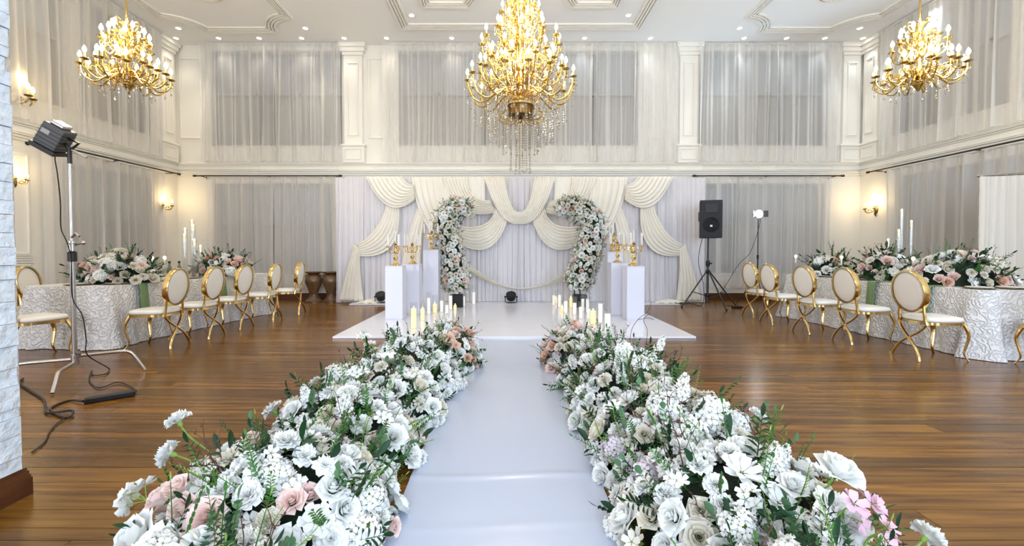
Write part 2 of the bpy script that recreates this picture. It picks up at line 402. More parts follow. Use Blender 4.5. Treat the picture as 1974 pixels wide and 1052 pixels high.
def pilaster(axis, c, sgn, u0, u1, z0=3.345, z1=ZC, d=.09):
    r = struct(put('trim_pilaster', None))
    def bx(name, a0, a1, b0, b1, dd):
        p, q = sorted((c, c - sgn * dd)); mb = MB()
        if axis == 'y': mb.box(a0, a1, p, q, b0, b1)
        else: mb.box(p, q, a0, a1, b0, b1)
        bevel(mb.build(name, 'mould', r, smooth=False), .006)
    bx('pilaster_shaft', u0, u1, z0 + .45, z1 - .28, d); bx('pilaster_base', u0 - .05, u1 + .05, z0, z0 + .4, d + .03); bx('base_cap', u0 - .08, u1 + .08, z0 + .4, z0 + .45, d + .06)
    bx('capital', u0 - .03, u1 + .03, z1 - .28, z1 - .2, d + .03); bx('capital', u0 - .07, u1 + .07, z1 - .2, z1 - .1, d + .06); bx('capital', u0 - .1, u1 + .1, z1 - .1, z1, d + .1)
    panel_frame('raised_panel', axis, c - sgn * d, sgn, u0 + .09, u1 - .09, z0 + .65, z1 - .45, .03, .025, r)
    panel_frame('raised_panel', axis, c - sgn * (d + .03), sgn, u0 + .03, u1 - .03, z0 + .08, z0 + .34, .02, .015, r)
pilaster('y', YB, 1, -3.93, -3.48); pilaster('y', YB, 1, 4.22, 4.66); pilaster('y', YB, 1, 8.18, 8.6); pilaster('x', XR, 1, 10.45, 10.85); pilaster('x', XL, -1, 10.45, 10.85)
for u0, u1 in ((-8.0, -7.35), (-3.4, -2.8), (3.3, 4.1)):
    panel_frame('trim_panel', 'y', YB, 1, u0 + .05, u1 - .05, 3.95, 5.9)['kind'] = 'structure'
for a, b in ((5.4, 6.2), (3.2, 5.0), (6.35, 7.55)):
    for z0, z1 in ((.35, 1.0), (1.15, 2.85)):
        panel_frame('trim_panel', 'x', XL, -1, a, b, z0, z1)['kind'] = 'structure'
for z in (1.02, 1.06, 1.10, 1.14): struct(MB().box(XL, XL + .03, 6.3, 7.6, z, z + .02).build('trim_dado', 'mould', smooth=False))
# mouldings on the ledge frieze
for (u0, u1) in ((-7.9, -6.0), (-5.6, -4.1), (-3.2, -1.0), (-.6, 1.2), (1.6, 4.0), (4.8, 6.2), (6.6, 8.0)):
    panel_frame('trim_panel', 'y', YB - .035, 1, u0, u1, 3.195, 3.275, .015, .012)['kind'] = 'structure'
for nm, ax, c, s, lo, hi in (('baseboard_back', 'y', YB, 1, XL, XR), ('baseboard_left', 'x', XL, -1, YR, YB), ('baseboard_right', 'x', XR, 1, YR, YB)):
    r = struct(put(nm, None))
    for z0, z1, d in ((0, .12, .05), (.12, .15, .035), (.15, .165, .02)):
        p, q = sorted((c, c - s * d)); mb = MB()
        if ax == 'y': mb.box(lo, hi, p, q, z0, z1)
        else: mb.box(p, q, lo, hi, z0, z1)
        mb.build('skirting_board', 'skirt', r, smooth=False)

# whitewashed stone wall beside the camera
sw = struct(MB().box(-2.95, -2.46, .3, 2.24, 0, 3.6).build('wall_stone', 'mortar', smooth=False))
z = .14; rr = random.Random(3)
while z < 3.55:
    h = rr.choice((.05, .07, .09, .11)); yy = .32
    while yy < 2.2:
        ln = rr.uniform(.22, .55); y1 = min(yy + ln, 2.225)
        if y1 - yy > .03:
            p = rr.uniform(.005, .022); mb = MB().box(-2.47, -2.46 + p, yy + .002, y1 - .002, z + .0015, z + h - .0015); mb.v = [(a + (rr.uniform(-.003, .003) if a > -2.465 else 0), b, c) for a, b, c in mb.v]
            mb.build('stone', 'stone', sw, smooth=False)
        yy += ln
    z += h
r = struct(put('baseboard_stone', None))
for z0, z1, d in ((0, .09, .045), (.09, .105, .035), (.105, .125, .025), (.125, .14, .012)):
    MB().box(-2.46, -2.445 + d * .55, .3, 2.24 + d * .3, z0, z1).build('skirting_board', 'skirt', r, smooth=False)

# ------------------------------------------------------------------ carpets / stage
t = thing('stage_runner', 'white glossy floor covering of the stage, wide pale slab before the draped backdrop', 'stage', (0, 0, 0))
bevel(MB().box(-2.42, 2.66, 6.2, 9.93, .001, .03).build('front_panel', 'vinyl', t, smooth=False), .004)
bevel(MB().box(-3.5, 3.9, 9.935, 10.75, .001, .03).build('back_panel', 'vinyl', t, smooth=False), .004)
def ais(u, v):
    x = -.52 + 1.03 * u; y = .3 + 5.9 * v
    z = .006 + .005 * math.exp(-((y - 2.42 - .02 * sin(5 * x)) / .03) ** 2) + .0015 * math.exp(-((y - 1.98 - .03 * sin(4 * x)) / .03) ** 2) + .0012 * sin(9 * x + y * 3) * sin(y * 5)
    return x, y, z
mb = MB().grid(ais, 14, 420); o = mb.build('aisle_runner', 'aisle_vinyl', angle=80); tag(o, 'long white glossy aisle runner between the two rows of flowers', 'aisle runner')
def plinth(x, y, h, s, label):
    t = thing('display_plinth', label, 'plinth', (x, y, .03), 0, 'white display plinths')
    bevel(MB().box(-s / 2, s / 2, -s / 2, s / 2, .015, h - .012).build('body', 'plinth', t, smooth=False), .004)
    bevel(MB().box(-s / 2 - .004, s / 2 + .004, -s / 2 - .004, s / 2 + .004, h - .012, h).build('top', 'plinth', t, smooth=False), .003)
    MB().box(-s / 2 + .01, s / 2 - .01, -s / 2 + .01, s / 2 - .01, 0, .015).build('base', 'plinth', t, smooth=False)
PL = [(-1.93, 7.82, .93, 'front left white display plinth holding a slim gold candelabrum'), (-1.76, 8.42, .94, 'middle left white display plinth with branched gold candelabrum'),
      (-1.49, 9.0, 1.21, 'tallest left white display plinth beside the left flower arch'), (2.22, 7.75, .93, 'front right white display plinth, nearest the speaker side'),
      (2.08, 8.3, .97, 'middle right white display plinth with branched gold candelabrum'), (2.16, 8.95, 1.17, 'tallest right white display plinth, next to right flower arch')]
for x, y, h, l in PL: plinth(x, y, h, .3, l)

# ------------------------------------------------------------------ draped backdrop
BY = 10.38; S = .01207
def bd(px, py): return ((px - 975) * S, 1.25 - (py - 480) * S)     # backdrop grid units to metres
bk = thing('draped_backdrop', 'wide white pleated backdrop with cream swags behind the flower arches', 'backdrop', (0, BY, 0))
def pleat(x0, x1, z0, z1, amp, n, seed, y0=0, puddle=.05, nv=10, per=14):
    q = random.Random(seed); ph = [q.uniform(0, 6.28) for _ in range(6)]; fr = [q.uniform(.6, 1.5) for _ in range(6)]
    nu = int(n * per)
    def fn(u, v):
        x = x0 + (x1 - x0) * u; k = 1
        a = 2 * pi * n * u + .9 * sin(fr[0] * 7 * u + ph[1] + .5 * v) + .5 * sin(fr[1] * 23 * u + ph[2])
        cr = sin(a + .7 * sin(a + ph[5])); env = .5 + .5 * sin(fr[2] * 9 * (x1 - x0) * u / 1.6 + ph[3])
        d = amp * (cr * (.35 + .75 * env * env) + .22 * sin(2.7 * a + ph[4])) * (.6 + .4 * v)
        return (x + .3 * amp * cos(a) * v + .012 * sin(v * 4 + 15 * u), y0 + d - (puddle * max(0, v - .9) * 10 * .5), z1 - (z1 - z0) * v)
    return MB().grid(fn, nu, nv)
xs = [bd(650, 0)[0], bd(740, 0)[0], bd(830, 0)[0], bd(925, 0)[0], bd(1000, 0)[0], bd(1095, 0)[0], bd(1190, 0)[0], bd(1280, 0)[0], bd(1358, 0)[0]]
ztop = bd(0, 343)[1]
for i in range(8): pleat(xs[i] - .02, xs[i + 1] + .02, .035 if 0 < i < 7 else .01, ztop, .035, 9, 40 + i, .02 * (i % 2)).build('drape_panel', 'white_voile', bk, angle=80)
MB().tube([(xs[0], 0.08, ztop - .02), (xs[-1], .08, ztop - .02)], .02).build('top_pipe', 'chrome', bk)
for x in (xs[0] + .05, xs[4], xs[-1] - .05):
    MB().tube([(x, .09, .03), (x, .09, ztop)], .02).build('upright_pipe', 'chrome', bk); MB().box(x - .2, x + .2, -.0, .3, 0.0, .012).build('foot_plate', 'black', bk, smooth=False)
def swag(A0, A1, B0, B1, s0, s1, folds=5, y=-.06, amp=.022, nt=22, name='swag', pw=2):
    A0, A1, B0, B1 = [Vector(bd(*p)) for p in (A0, A1, B0, B1)]; s0 = Vector((s0[0] * S, -s0[1] * S)); s1 = Vector((s1[0] * S, -s1[1] * S))
    q = rnd.uniform(0, 6)
    def fn(u, v):          # u along, v across
        a = A0.lerp(A1, v); b = B0.lerp(B1, v); p = a.lerp(b, u) + (s0.lerp(s1, v)) * (1 - abs(2 * u - 1) ** pw)
        k = 2 * pi * folds * v + .8 * sin(3 * u + q)
        bulge = sin(pi * u) * .05 * sin(pi * min(1, v * 1.1))
        d = amp * (sin(k) + .35 * sin(2.1 * k + q + 2 * u)) * (.65 + .35 * sin(pi * u))
        return (p.x, y - d - bulge - .02, p.y)
    o = MB().grid(fn, nt, folds * 8).build(name, 'cream', bk, angle=80)
    m = o.modifiers.new('thick', 'SOLIDIFY'); m.thickness = .004
    return o
def mir(p): return (2003 - p[0], p[1])
def both(A0, A1, B0, B1, s0, s1, folds=5, y=-.06, name='swag', amp=.022):
    swag(A0, A1, B0, B1, s0, s1, folds, y, name=name, amp=amp); swag(mir(A0), mir(A1), mir(B0), mir(B1), (-s0[0], s0[1]), (-s1[0], s1[1]), folds, y, name=name, amp=amp)
both((826, 398), (806, 402), (812, 520), (774, 520), (-4, 0), (-4, 0), 4, -.04, amp=.015)            # crossed tail behind the arch
both((880, 343), (796, 343), (893, 425), (850, 470), (-4, 4), (-10, 8), 7, -.07)                # diagonal panels
both((748, 396), (772, 400), (690, 472), (690, 492), (6, 10), (24, 30), 6, -.10)              # side swag
both((686, 470), (698, 480), (655, 579), (704, 579), (0, 0), (-3, 0), 5, -.12, name='swag_tail')
both((778, 343), (711, 343), (800, 358), (803, 386), (0, 4), (-4, 34), 8, -.14)                 # upper corner swag
for u0, u1 in ((872, 936), (2003 - 936, 2003 - 872)):
    m_ = pleat(bd(u0, 0)[0], bd(u1, 0)[0], bd(0, 396)[1], ztop, .012, 8, int(u0), -.09, 0); m_.build('valance', 'cream', bk, angle=80)
both((903, 343), (856, 343), (946, 388), (957, 410), (-12, 12), (-12, 28), 7, -.11)             # upper centre swag
both((955, 402), (978, 424), (884, 436), (866, 456), (14, 14), (14, 40), 7, -.15)              # middle swag
swag((972, 343), (934, 343), (1030, 343), (1069, 343), (0, 67), (0, 90), 8, -.18, amp=.016, pw=2.6)
swag((868, 468), (866, 492), (1135, 478), (1137, 500), (0, 80), (0, 60), 4, -.20)                # long low swag
for sx in (700, 1303):
    X, Z = bd(sx, 578)
    def fn(u, v): a = 2 * pi * u; rr_ = .28 * v * (1 + .25 * sin(5 * a + 1)); return (X + .25 * (1 if sx < 1000 else -1) + rr_ * cos(a) * 1.2, -.2 + rr_ * sin(a) * .6, .035 + .05 * (1 - v) * (1 + .5 * sin(9 * a)) + .01 * sin(11 * a))
    MB().grid(fn, 48, 8, True).build('fabric_puddle', 'cream', bk, angle=80)

# ------------------------------------------------------------------ curtains and rods
def curtain(label, axis, c, sgn, u0, u1, z0, z1, m_, seed, n=None, group=None, amp=.085, off=.18):
    t = thing('curtain', label, 'curtain', group=group)
    n = n or (u1 - u0) * 3.0
    mb = pleat(u0, u1, z0, z1, amp, n, seed, 0, 0, 8, 16)
    if axis == 'y': mb.v = [(x, c - sgn * (off - y), z) for x, y, z in mb.v]
    else: mb.v = [(c - sgn * (off + y), x, z) for x, y, z in mb.v]
    q = random.Random(seed)
    o = mb.build('fabric', m_, t, angle=80)
    mb = MB()
    # gathered heading tape
    if axis == 'y': mb.tube([(u0, c - sgn * off, z1), (u1, c - sgn * off, z1)], .018)
    else: mb.tube([(c - sgn * off, u0, z1), (c - sgn * off, u1, z1)], .018)
    mb.build('heading_tape', m_, t)
    return t
UP = 'sheer curtains before the upper windows'; LO = 'grey sheer curtains on the lower rods'
zt, zb = 6.17, 3.36
curtain('left half of the sheer curtain pair on the upper window, left of back wall', 'y', YB, 1, -7.35, -5.55, zb, zt, 'sheer', 1, group=UP)
curtain('right half of the sheer curtain pair on the upper window, left of back wall', 'y', YB, 1, -5.55, -3.97, zb, zt, 'sheer', 2, group=UP)
curtain('sheer curtain on the central upper window, between the left pilaster and the big chandelier', 'y', YB, 1, -2.98, -.5, zb, zt, 'sheer', 3, group=UP)
curtain('sheer curtain hanging directly behind the big central chandelier', 'y', YB, 1, -.5, 2.08, zb, zt, 'sheer', 4, group=UP)
curtain('sheer curtain on the central upper window, right of the big chandelier', 'y', YB, 1, 2.1, 4.17, zb, zt, 'sheer', 5, group=UP)
curtain('left half of the sheer curtain pair on the upper window, right of back wall', 'y', YB, 1, 4.62, 6.3, zb, zt, 'sheer', 6, group=UP)
curtain('right half of the sheer curtain pair on the upper window, right of back wall', 'y', YB, 1, 6.3, 8.08, zb, zt, 'sheer', 7, group=UP)
curtain('upper sheer curtain on the left wall, the one nearest the back corner', 'x', XL, -1, 8.42, 10.35, zb, zt, 'sheer', 8, group=UP)
curtain('upper sheer curtain on the left wall, the one nearest the stone wall', 'x', XL, -1, 5.2, 8.52, zb, zt, 'sheer', 9, group=UP, off=.24)
curtain('upper sheer curtain on the right wall, the one nearest the back corner', 'x', XR, 1, 8.66, 10.3, zb, zt, 'sheer', 10, group=UP)
curtain('upper sheer curtain on the right wall, cut by the frame edge', 'x', XR, 1, 5.0, 8.76, zb, zt, 'sheer', 11, group=UP, off=.26)
curtain('lower grey curtain of the back wall, left half, left of the backdrop', 'y', YB, 1, -7.2, -5.6, .36, 2.99, 'sheer2', 12, group=LO)
curtain('lower grey curtain of the back wall above the brown urns', 'y', YB, 1, -5.6, -3.9, .3, 2.99, 'sheer2', 13, group=LO)
curtain('lower grey curtain of the back wall behind the black loudspeaker', 'y', YB, 1, 4.5, 5.7, .3, 2.99, 'sheer', 14, group=LO)
curtain('lower grey curtain of the back wall behind the lit studio lamp', 'y', YB, 1, 5.6, 7.85, .3, 2.99, 'sheer2', 15, group=LO)
curtain('lower grey curtain on the left wall behind the left table', 'x', XL, -1, 7.65, 10.4, .3, 3.02, 'sheer2', 16, group=LO, off=.14)
curtain('lower grey curtain on the right wall behind the right table', 'x', XR, 1, 6.6, 10.15, .3, 3.02, 'sheer2', 17, group=LO, off=.14)
wv_len = .30
def rod(label, a, b, wall_dir):
    t = thing('curtain_rod', label, 'curtain rod', group='black curtain rods'); a, b = Vector(a), Vector(b)
    MB().tube([a, b], .016, 10).build('pole', 'black', t)
    for p, d in ((a, (a - b).normalized()), (b, (b - a).normalized())):
        MB().tube([p, p + d * .02, p + d * .03, p + d * .07, p + d * .1], [.016, .03, .018, .03, .004], 10).build('finial', 'black', t)
    for k in (.02, .5, .98):
        p = a.lerp(b, k); wv = Vector(wall_dir); MB().tube([p, p + wv * (wv_len - .0)], .01, 8).tube([p + wv * (wv_len - .012), p + wv * wv_len], .035, 12).build('bracket', 'black', t)
Yr = YB - .30
rod('black curtain rod on back wall, left of the backdrop', (-7.38, Yr, 3.0), (-4.0, Yr, 3.0), (0, 1, 0))
rod('black curtain rod on back wall, above the loudspeaker', (4.55, Yr, 3.0), (8.0, Yr, 3.0), (0, 1, 0))
rod('black curtain rod along the left wall', (XL + .30, 7.5, 3.03), (XL + .30, 10.6, 3.03), (-1, 0, 0))
rod('black curtain rod along the right wall', (XR - .30, 5.8, 3.03), (XR - .30, 10.35, 3.03), (1, 0, 0))
# draped screen at the right edge
t = thing('draped_screen', 'beige cloth hung over a low frame at the right edge, before the curtain', 'screen', (0, 6.6, 0))
mb = pleat(6.98, 9.0 - .5, .02, 2.32, .03, 11, 77, 0, .02); mb.v = [(x, y, z + (.1 * ((x - 6.98) / 1.5) ** 2 if z > 2 else 0)) for x, y, z in mb.v]
mb.build('cloth', 'cream', t, angle=80).data.materials[0] = mat('beige_cloth', (.68, .64, .56), .8)
MB().tube([(6.98, .05, 2.33), (8.5, .05, 2.42)], .018).build('top_pipe', 'chrome', t)
for x in (7.05, 8.4): MB().tube([(x, .05, 0), (x, .05, 2.34)], .018).build('upright_pipe', 'chrome', t)

# ------------------------------------------------------------------ chairs
def make_chair():
    t = thing('dining_chair', '', 'chair')
    def se(u, v, a=.225, b=.235, z0=.435, z1=.50):     # superellipse cushion
        an = 2 * pi * u; c, s = cos(an), sin(an); e = .62
        x = a * math.copysign(abs(c) ** e, c) * (1 + .06 * s); y = b * math.copysign(abs(s) ** e, s)
        k = (0, .96, 1, 1, .97, .8, .4, 0)[v]; z = (z0, z0, z0 + .012, z0 + .03, z0 + .045, z1 - .008, z1, z1 + .004)[v]
        return (x * k, y * k, z)
    MB().grid(lambda u, v: se(u, round(v * 7)), 36, 7, True).build('seat_cushion', 'leather', t, angle=60)
    def fr(u, v):
        p = se(u, 2); k = (1.005, 1.02, 1.02, .9, .9)[round(v * 4)]; z = (.436, .434, .405, .405, .436)[round(v * 4)]
        return (p[0] * k, p[1] * k, z)
    MB().grid(fr, 36, 4, True).build('seat_frame', 'gold', t, angle=40)
    tilt = .13
    def bk_(x, y, z): return (x, -.225 - (z - .45) * tilt + y, z)
    A, Bz, zc = .195, .225, .765
    def pad(u, v):
        an = 2 * pi * u; j = round(v * 8); k = (0, .6, .93, 1, 1, 1, .93, .6, 0)[j]; y = (-.022, -.022, -.018, -.01, 0, .01, .020, .028, .03)[j]
        return bk_(A * k * cos(an), y, zc + Bz * k * sin(an))
    MB().grid(pad, 36, 8, True).build('backrest', 'leather', t, angle=60)
    def ring(u, v):
        an = 2 * pi * u; k, y = ((.99, -.03), (1.06, -.03), (1.075, -.02), (1.075, .03), (1.06, .038), (.99, .038), (.99, -.03))[round(v * 6)]
        return bk_(A * k * cos(an), y, zc + Bz * k * sin(an))
    MB().grid(ring, 40, 6, True).build('back_frame', 'gold', t, angle=35)
    for s in (-1, 1):
        MB().tube([bk_(s * .155, 0, .62), bk_(s * .15, 0, .55), bk_(s * .155, 0, .45), bk_(s * .165, 0, .40)], [.013, .015, .016, .016], 8).build('back_post', 'gold', t)
        P = bez((s * .165, -.222, .41), (s * .12, -.235, .30), (-s * .02, -.27, .25), (-s * .10, -.285, .15), 8) + bez((-s * .10, -.285, .15), (-s * .14, -.29, .10), (-s * .17, -.295, .04), (-s * .175, -.30, 0), 4)[1:]
        P = [Vector((p.x, p.y + s * .004, p.z)) for p in P]
        MB().tube(P, .0165, 8, flat=.75).build('back_leg', 'gold', t)
        P = [Vector(p) for p in ((s * .17, .19, .425), (s * .19, .215, .36), (s * .20, .235, .28), (s * .19, .22, .18), (s * .18, .205, .09), (s * .19, .225, .03), (s * .2, .245, 0))]
        MB().tube(spline(P, 3), [.034 - .0225 * min(1, (i / 14)) for i in range(19)], 8, flat=.7).build('front_leg', 'gold', t)
    return t
ch0 = make_chair(); used = [False]
def place_chair(x, y, deg, label, group):
    c = copy_tree(ch0) if used[0] else ch0; used[0] = True
    c.location = (x, y, 0); c.rotation_euler = (0, 0, R(deg)); c['label'] = label; c['group'] = group
GL, GR = 'gold chairs at the left table', 'gold chairs at the right table'
place_chair(-4.50, 5.72, 92, 'gold oval-back chair nearest the camera on the aisle side of the left table', GL)
place_chair(-4.42, 6.34, 90, 'second gold oval-back chair along the aisle side of the left table', GL)
place_chair(-4.40, 7.05, 88, 'middle gold oval-back chair along the aisle side of the left table', GL)
place_chair(-4.30, 7.78, 94, 'fourth gold oval-back chair along the aisle side of the left table', GL)
place_chair(-4.24, 8.58, 96, 'farthest gold oval-back chair of the left table, towards the brown urns', GL)
place_chair(-5.40, 5.12, -22, 'gold oval-back chair at the head of the left table, half hidden by the stone wall', GL)
place_chair(-6.62, 6.45, -80, 'gold oval-back chair on the window side of the left table, only its top showing', GL)
place_chair(4.90, 5.12, -88, 'gold oval-back chair nearest the camera on the aisle side of the right table', GR)
place_chair(4.82, 5.98, -88, 'second gold oval-back chair along the aisle side of the right table', GR)
place_chair(4.73, 6.70, -84, 'middle gold oval-back chair along the aisle side of the right table', GR)
place_chair(4.68, 7.50, -86, 'fourth gold oval-back chair along the aisle side of the right table', GR)
place_chair(4.80, 8.30, -84, 'farthest gold oval-back chair of the right table, towards the lit lamp stand', GR)
place_chair(5.78, 4.62, 4, 'gold chair at the head of the right table, cut by the frame edge', GR)

# ------------------------------------------------------------------ tables, cloths
H = .78
def table(Q, label, clabel, seed):
    """Q: four corners counter-clockwise"""
    cx = sum(p[0] for p in Q) / 4; cy = sum(p[1] for p in Q) / 4; P = [Vector((p[0] - cx, p[1] - cy)) for p in Q]
    t = thing('banquet_table', label, 'table', (cx, cy, 0)); mb = MB()
    n = 4; mb.v = [(p.x * .97, p.y * .97, z) for z in (H - .05, H - .012) for p in P]; mb.f = [(3, 2, 1, 0), (4, 5, 6, 7)] + [(i, (i + 1) % 4, 4 + (i + 1) % 4, 4 + i) for i in range(4)]; mb.m = [0] * 6
    mb.build('tabletop', 'skirt', t, smooth=False)
    for p in P: MB().tube([(p.x * .85, p.y * .85, 0), (p.x * .85, p.y * .85, H - .05)], .02, 8).build('leg', 'black', t)
    # rounded outline
    per = []; r_ = .10
    for i in range(4):
        p, a, b = P[i], P[i - 1], P[(i + 1) % 4]; da = (a - p).normalized(); db = (b - p).normalized()
        s0 = p + da * r_; s1 = p + db * r_
        for k in range(7):
            q = k / 6; per.append((s0 * (1 - q) ** 2 + p * 2 * q * (1 - q) + s1 * q * q, 1 - abs(q - .5)))
        L_ = (b - p).length - 2 * r_; m_ = max(8, int(L_ / .03))
        for k in range(1, m_): per.append((s1 + db * (L_ * k / m_), 0))
    N_ = len(per); q = random.Random(seed); ph = [q.uniform(0, 6) for _ in range(4)]
    nor = []
    for i in range(N_):
        d = per[(i + 1) % N_][0] - per[i - 1][0]; nor.append(Vector((d.y, -d.x)).normalized())
    mb = MB(); rows = [0, .02, .1, .25, .45, .65, .85, 1]
    s_ = 0; arc_ = []
    for i in range(N_): arc_.append(s_); s_ += (per[(i + 1) % N_][0] - per[i][0]).length
    for v in rows:
        for i in range(N_):
            p, c_ = per[i]; near = max((1 - min(1, (p - c).length / .42)) for c in P)
            fold = (.012 + .045 * near) * sin(arc_[i] * 26 + ph[0] + .5 * sin(arc_[i] * 3)) + .014 * sin(arc_[i] * 9 + ph[1])
            out = .006 + .05 * v ** .8 + (fold + .10 * near * v) * v
            x, y = p + nor[i] * max(out, .004 + .01 * v)
            mb.v.append((x, y, (H + .002 if v == 0 else H - .006 - (H - .012) * v + (.012 * sin(arc_[i] * 11) * (v == 1) if v == 1 else 0) * 0)))
    for j in range(len(rows) - 1):
        for i in range(N_): i2 = (i + 1) % N_; mb.f.append((j * N_ + i, (j + 1) * N_ + i, (j + 1) * N_ + i2, j * N_ + i2)); mb.m.append(0)
    mb.f.append(tuple(range(N_))); mb.m.append(0)
    o = mb.build('tablecloth', 'lace', None, angle=60, loc=(cx, cy, 0)); tag(o, clabel, 'tablecloth', 'lace tablecloths')
LQ = [(-5.0, 5.55), (-4.66, 7.2), (-4.62, 8.75), (-5.75, 8.8), (-6.1, 5.62)]
table([(-5.02, 5.55), (-4.62, 8.72), (-5.7, 8.8), (-6.12, 5.62)], 'long banquet table at left, hidden beneath its lace cloth', 'white lace cloth to the floor over the left long table', 5)
table([(5.38, 5.02), (6.75, 5.0), (6.2, 8.35), (5.2, 8.3)], 'long banquet table at right, hidden beneath its lace cloth', 'white lace cloth to the floor over the right long table', 9)

def napkin(x, y, rz, label):
    def fn(u, v):
        x_ = (u - .5) * .15; s = v * .62
        if s < .24: return (x_, -(.24 - s) + .0, H + .008 + .002 * sin(u * 9))
        d = s - .24; return (x_ * (1 + .12 * d), .022 + .05 * d ** .7 + .006 * sin(u * 12 + 1) * d * 3, H + .004 - max(0, d - .02))
    o = MB().grid(fn, 14, 20).build('napkin', 'napkin', None, angle=80, loc=(x, y, 0), rot=(0, 0, R(rz))); m = o.modifiers.new('thick', 'SOLIDIFY'); m.thickness = .006; m.offset = 1
    tag(o, label, 'napkin', 'sage green napkins')
# local +Y points off the table
napkin(-4.93, 6.02, -83, 'sage green napkin hanging over the left table edge beside the nearest chair')
napkin(-4.74, 7.42, -83, 'sage green napkin hanging between the left table and the middle chair')
napkin(5.33, 5.62, 85, 'sage green napkin hanging off the right table behind the nearest chair')
napkin(5.27, 6.38, 85, 'sage green napkin hanging off the right table, second from the camera')

# table ware
def ware(kind, x, y, label, group, h=0):
    z = H + .004
    if kind == 'charger':
        t = thing('charger_plate', label, 'plate', (x, y, z), 0, group); MB().lathe([(0, 0), (.10, 0), (.155, .012), (.158, .016), (.152, .016), (.10, .005), (0, .005)], 32).build('rim', 'gold', t)
        MB().lathe([(0, .006), (.08, .006), (.125, .02), (.122, .024), (.08, .011), (0, .011)], 32).build('dinner_plate', 'plate', t)
    elif kind == 'glass':
        t = thing('water_glass', label, 'glass', (x, y, z), 0, group); MB().lathe([(.028, 0), (.03, .004), (.035, .12), (.034, .12), (.028, .008)], 20).build('bowl', 'glass', t)
        MB().lathe([(.0, .001), (.028, .001), (.028, .008), (0, .008)], 20).build('foot', 'glass', t)
    elif kind == 'bottle':
        t = thing('water_bottle', label, 'bottle', (x, y, z), 0, group); MB().lathe([(0, 0), (.034, 0), (.036, .01), (.036, .13), (.03, .17), (.014, .21), (.013, .25), (0, .25)], 20).build('body', 'amber', t)
        MB().lathe([(.0, .245), (.017, .245), (.017, .275), (0, .277)], 16).build('cap', 'blackplastic', t)
    elif kind == 'stick':
        t = thing('crystal_candlestick', label, 'candlestick', (x, y, z), 0, group)
        MB().lathe([(0, 0), (.05, 0), (.045, .012), (.012, .03), (.02, .06), (.01, .08), (.022, .11), (.01, .13), (.018, .16), (.01, .19), (.026, .21), (.02, .23)], 16).build('stem', 'glass', t)
        MB().lathe([(0, .21), (.014, .21), (.014, .30), (0, .302)], 12).build('candle', 'wax', t); MB().ball((0, 0, .335), .022, 10, 8, 1.2).build('flame', 'flame', t)
G1, G2, G3 = 'gold rimmed place settings', 'water glasses on the tables', 'crystal candlesticks on the tables'
SP = ['nearest', 'second', 'third', 'fourth', 'farthest']
for i, y in enumerate((5.95, 6.5, 7.1, 7.75, 8.4)):
    xl = -5.02 + (y - 5.55) * .126 - .22; ware('charger', xl, y, 'gold-rimmed plate on the left table, %s along the aisle edge' % SP[i], G1)
    ware('glass', xl - .12, y + .2, 'clear water glass on the left table behind the %s plate' % SP[i], G2)
for i, y in enumerate((5.25, 5.98, 6.75, 7.45, 8.05)):
    xr = 5.38 - (y - 5.02) * .085 + .22; ware('charger', xr, y, 'gold-rimmed plate on the right table, %s along the aisle edge' % SP[i], G1)
    ware('glass', xr + .14, y + .16, 'clear water glass on the right table behind the %s plate' % SP[i], G2)
ware('charger', -5.55, 5.80, 'gold-rimmed plate at the head of the left table', G1); ware('charger', 5.95, 5.25, 'gold-rimmed plate at the head of the right table', G1)
ware('glass', -5.75, 5.9, 'clear tumbler left of the two bottles on the left table', G2)
GB = 'water bottles on the tables'
ware('bottle', -5.83, 6.02, 'clear bottle with black cap standing nearest the stone wall on the left table', GB); ware('bottle', -5.72, 5.98, 'clear short bottle beside the tall capped one on the left table', GB)
ware('bottle', -5.28, 7.0, 'black-capped bottle behind the nearest chair back, left table', GB); ware('bottle', -5.2, 7.1, 'black-capped bottle close to the glass tube cluster, left table', GB)
ware('bottle', 6.22, 5.62, 'black-capped bottle at the near end of the right table', GB)
for x, y, l in ((-5.25, 6.62, 'crystal candlestick right of the nearest left flower centrepiece'), (-5.2, 6.8, 'second crystal candlestick right of the nearest left flower centrepiece'),
                (5.3, 8.15, 'crystal candlestick at the far end of the right table'), (5.42, 7.2, 'crystal candlestick between the two far right centrepieces'),
                (5.62, 6.15, 'crystal candlestick before the middle right centrepiece'), (6.0, 6.35, 'crystal candlestick between the two near right centrepieces')): ware('stick', x, y, l, G3)

# tall glass tube candle clusters
def tubes(x, y, label, seed, spots):
    t = thing('glass_candle_cluster', label, 'candle holder', (x, y, H + .004)); q = random.Random(seed)
    MB().lathe([(0, 0), (.17, 0), (.165, .02), (0, .02)], 28).build('base', 'crystal', t)
    for dx, dy, h in spots:
        tb = MB().lathe([(.034, .02), (.034, h), (.032, h), (.032, .022)], 16, (dx, dy, 0)).build('glass_tube', 'glass', t)
        MB().lathe([(0, h - .10), (.012, h - .10), (.012, h - .03), (0, h - .028)], 10, (dx, dy, 0)).build('candle', 'waxlit', tb)
        MB().ball((dx, dy, h - .005), .012, 8, 6, 1.6).build('flame', 'flame', tb)
        MB().lathe([(0, .0), (.03, 0), (.03, .01), (.006, .02), (.006, h - .1), (0, h - .1)], 8, (dx, dy, .02)).build('inner_stem', 'glass', tb)
tubes(-5.12, 7.2, 'cluster of tall clear glass candle tubes on the left table', 1, ((-.07, .03, .80), (-.02, -.06, .70), (.03, .05, .93), (.10, 0, .62), (.14, .08, .52), (0, .12, .86)))
tubes(6.12, 6.95, 'cluster of tall clear glass candle tubes on the right table', 2, ((-.15, .02, .62), (-.04, -.04, .76), (.08, .05, 1.08), (.17, -.02, .90)))
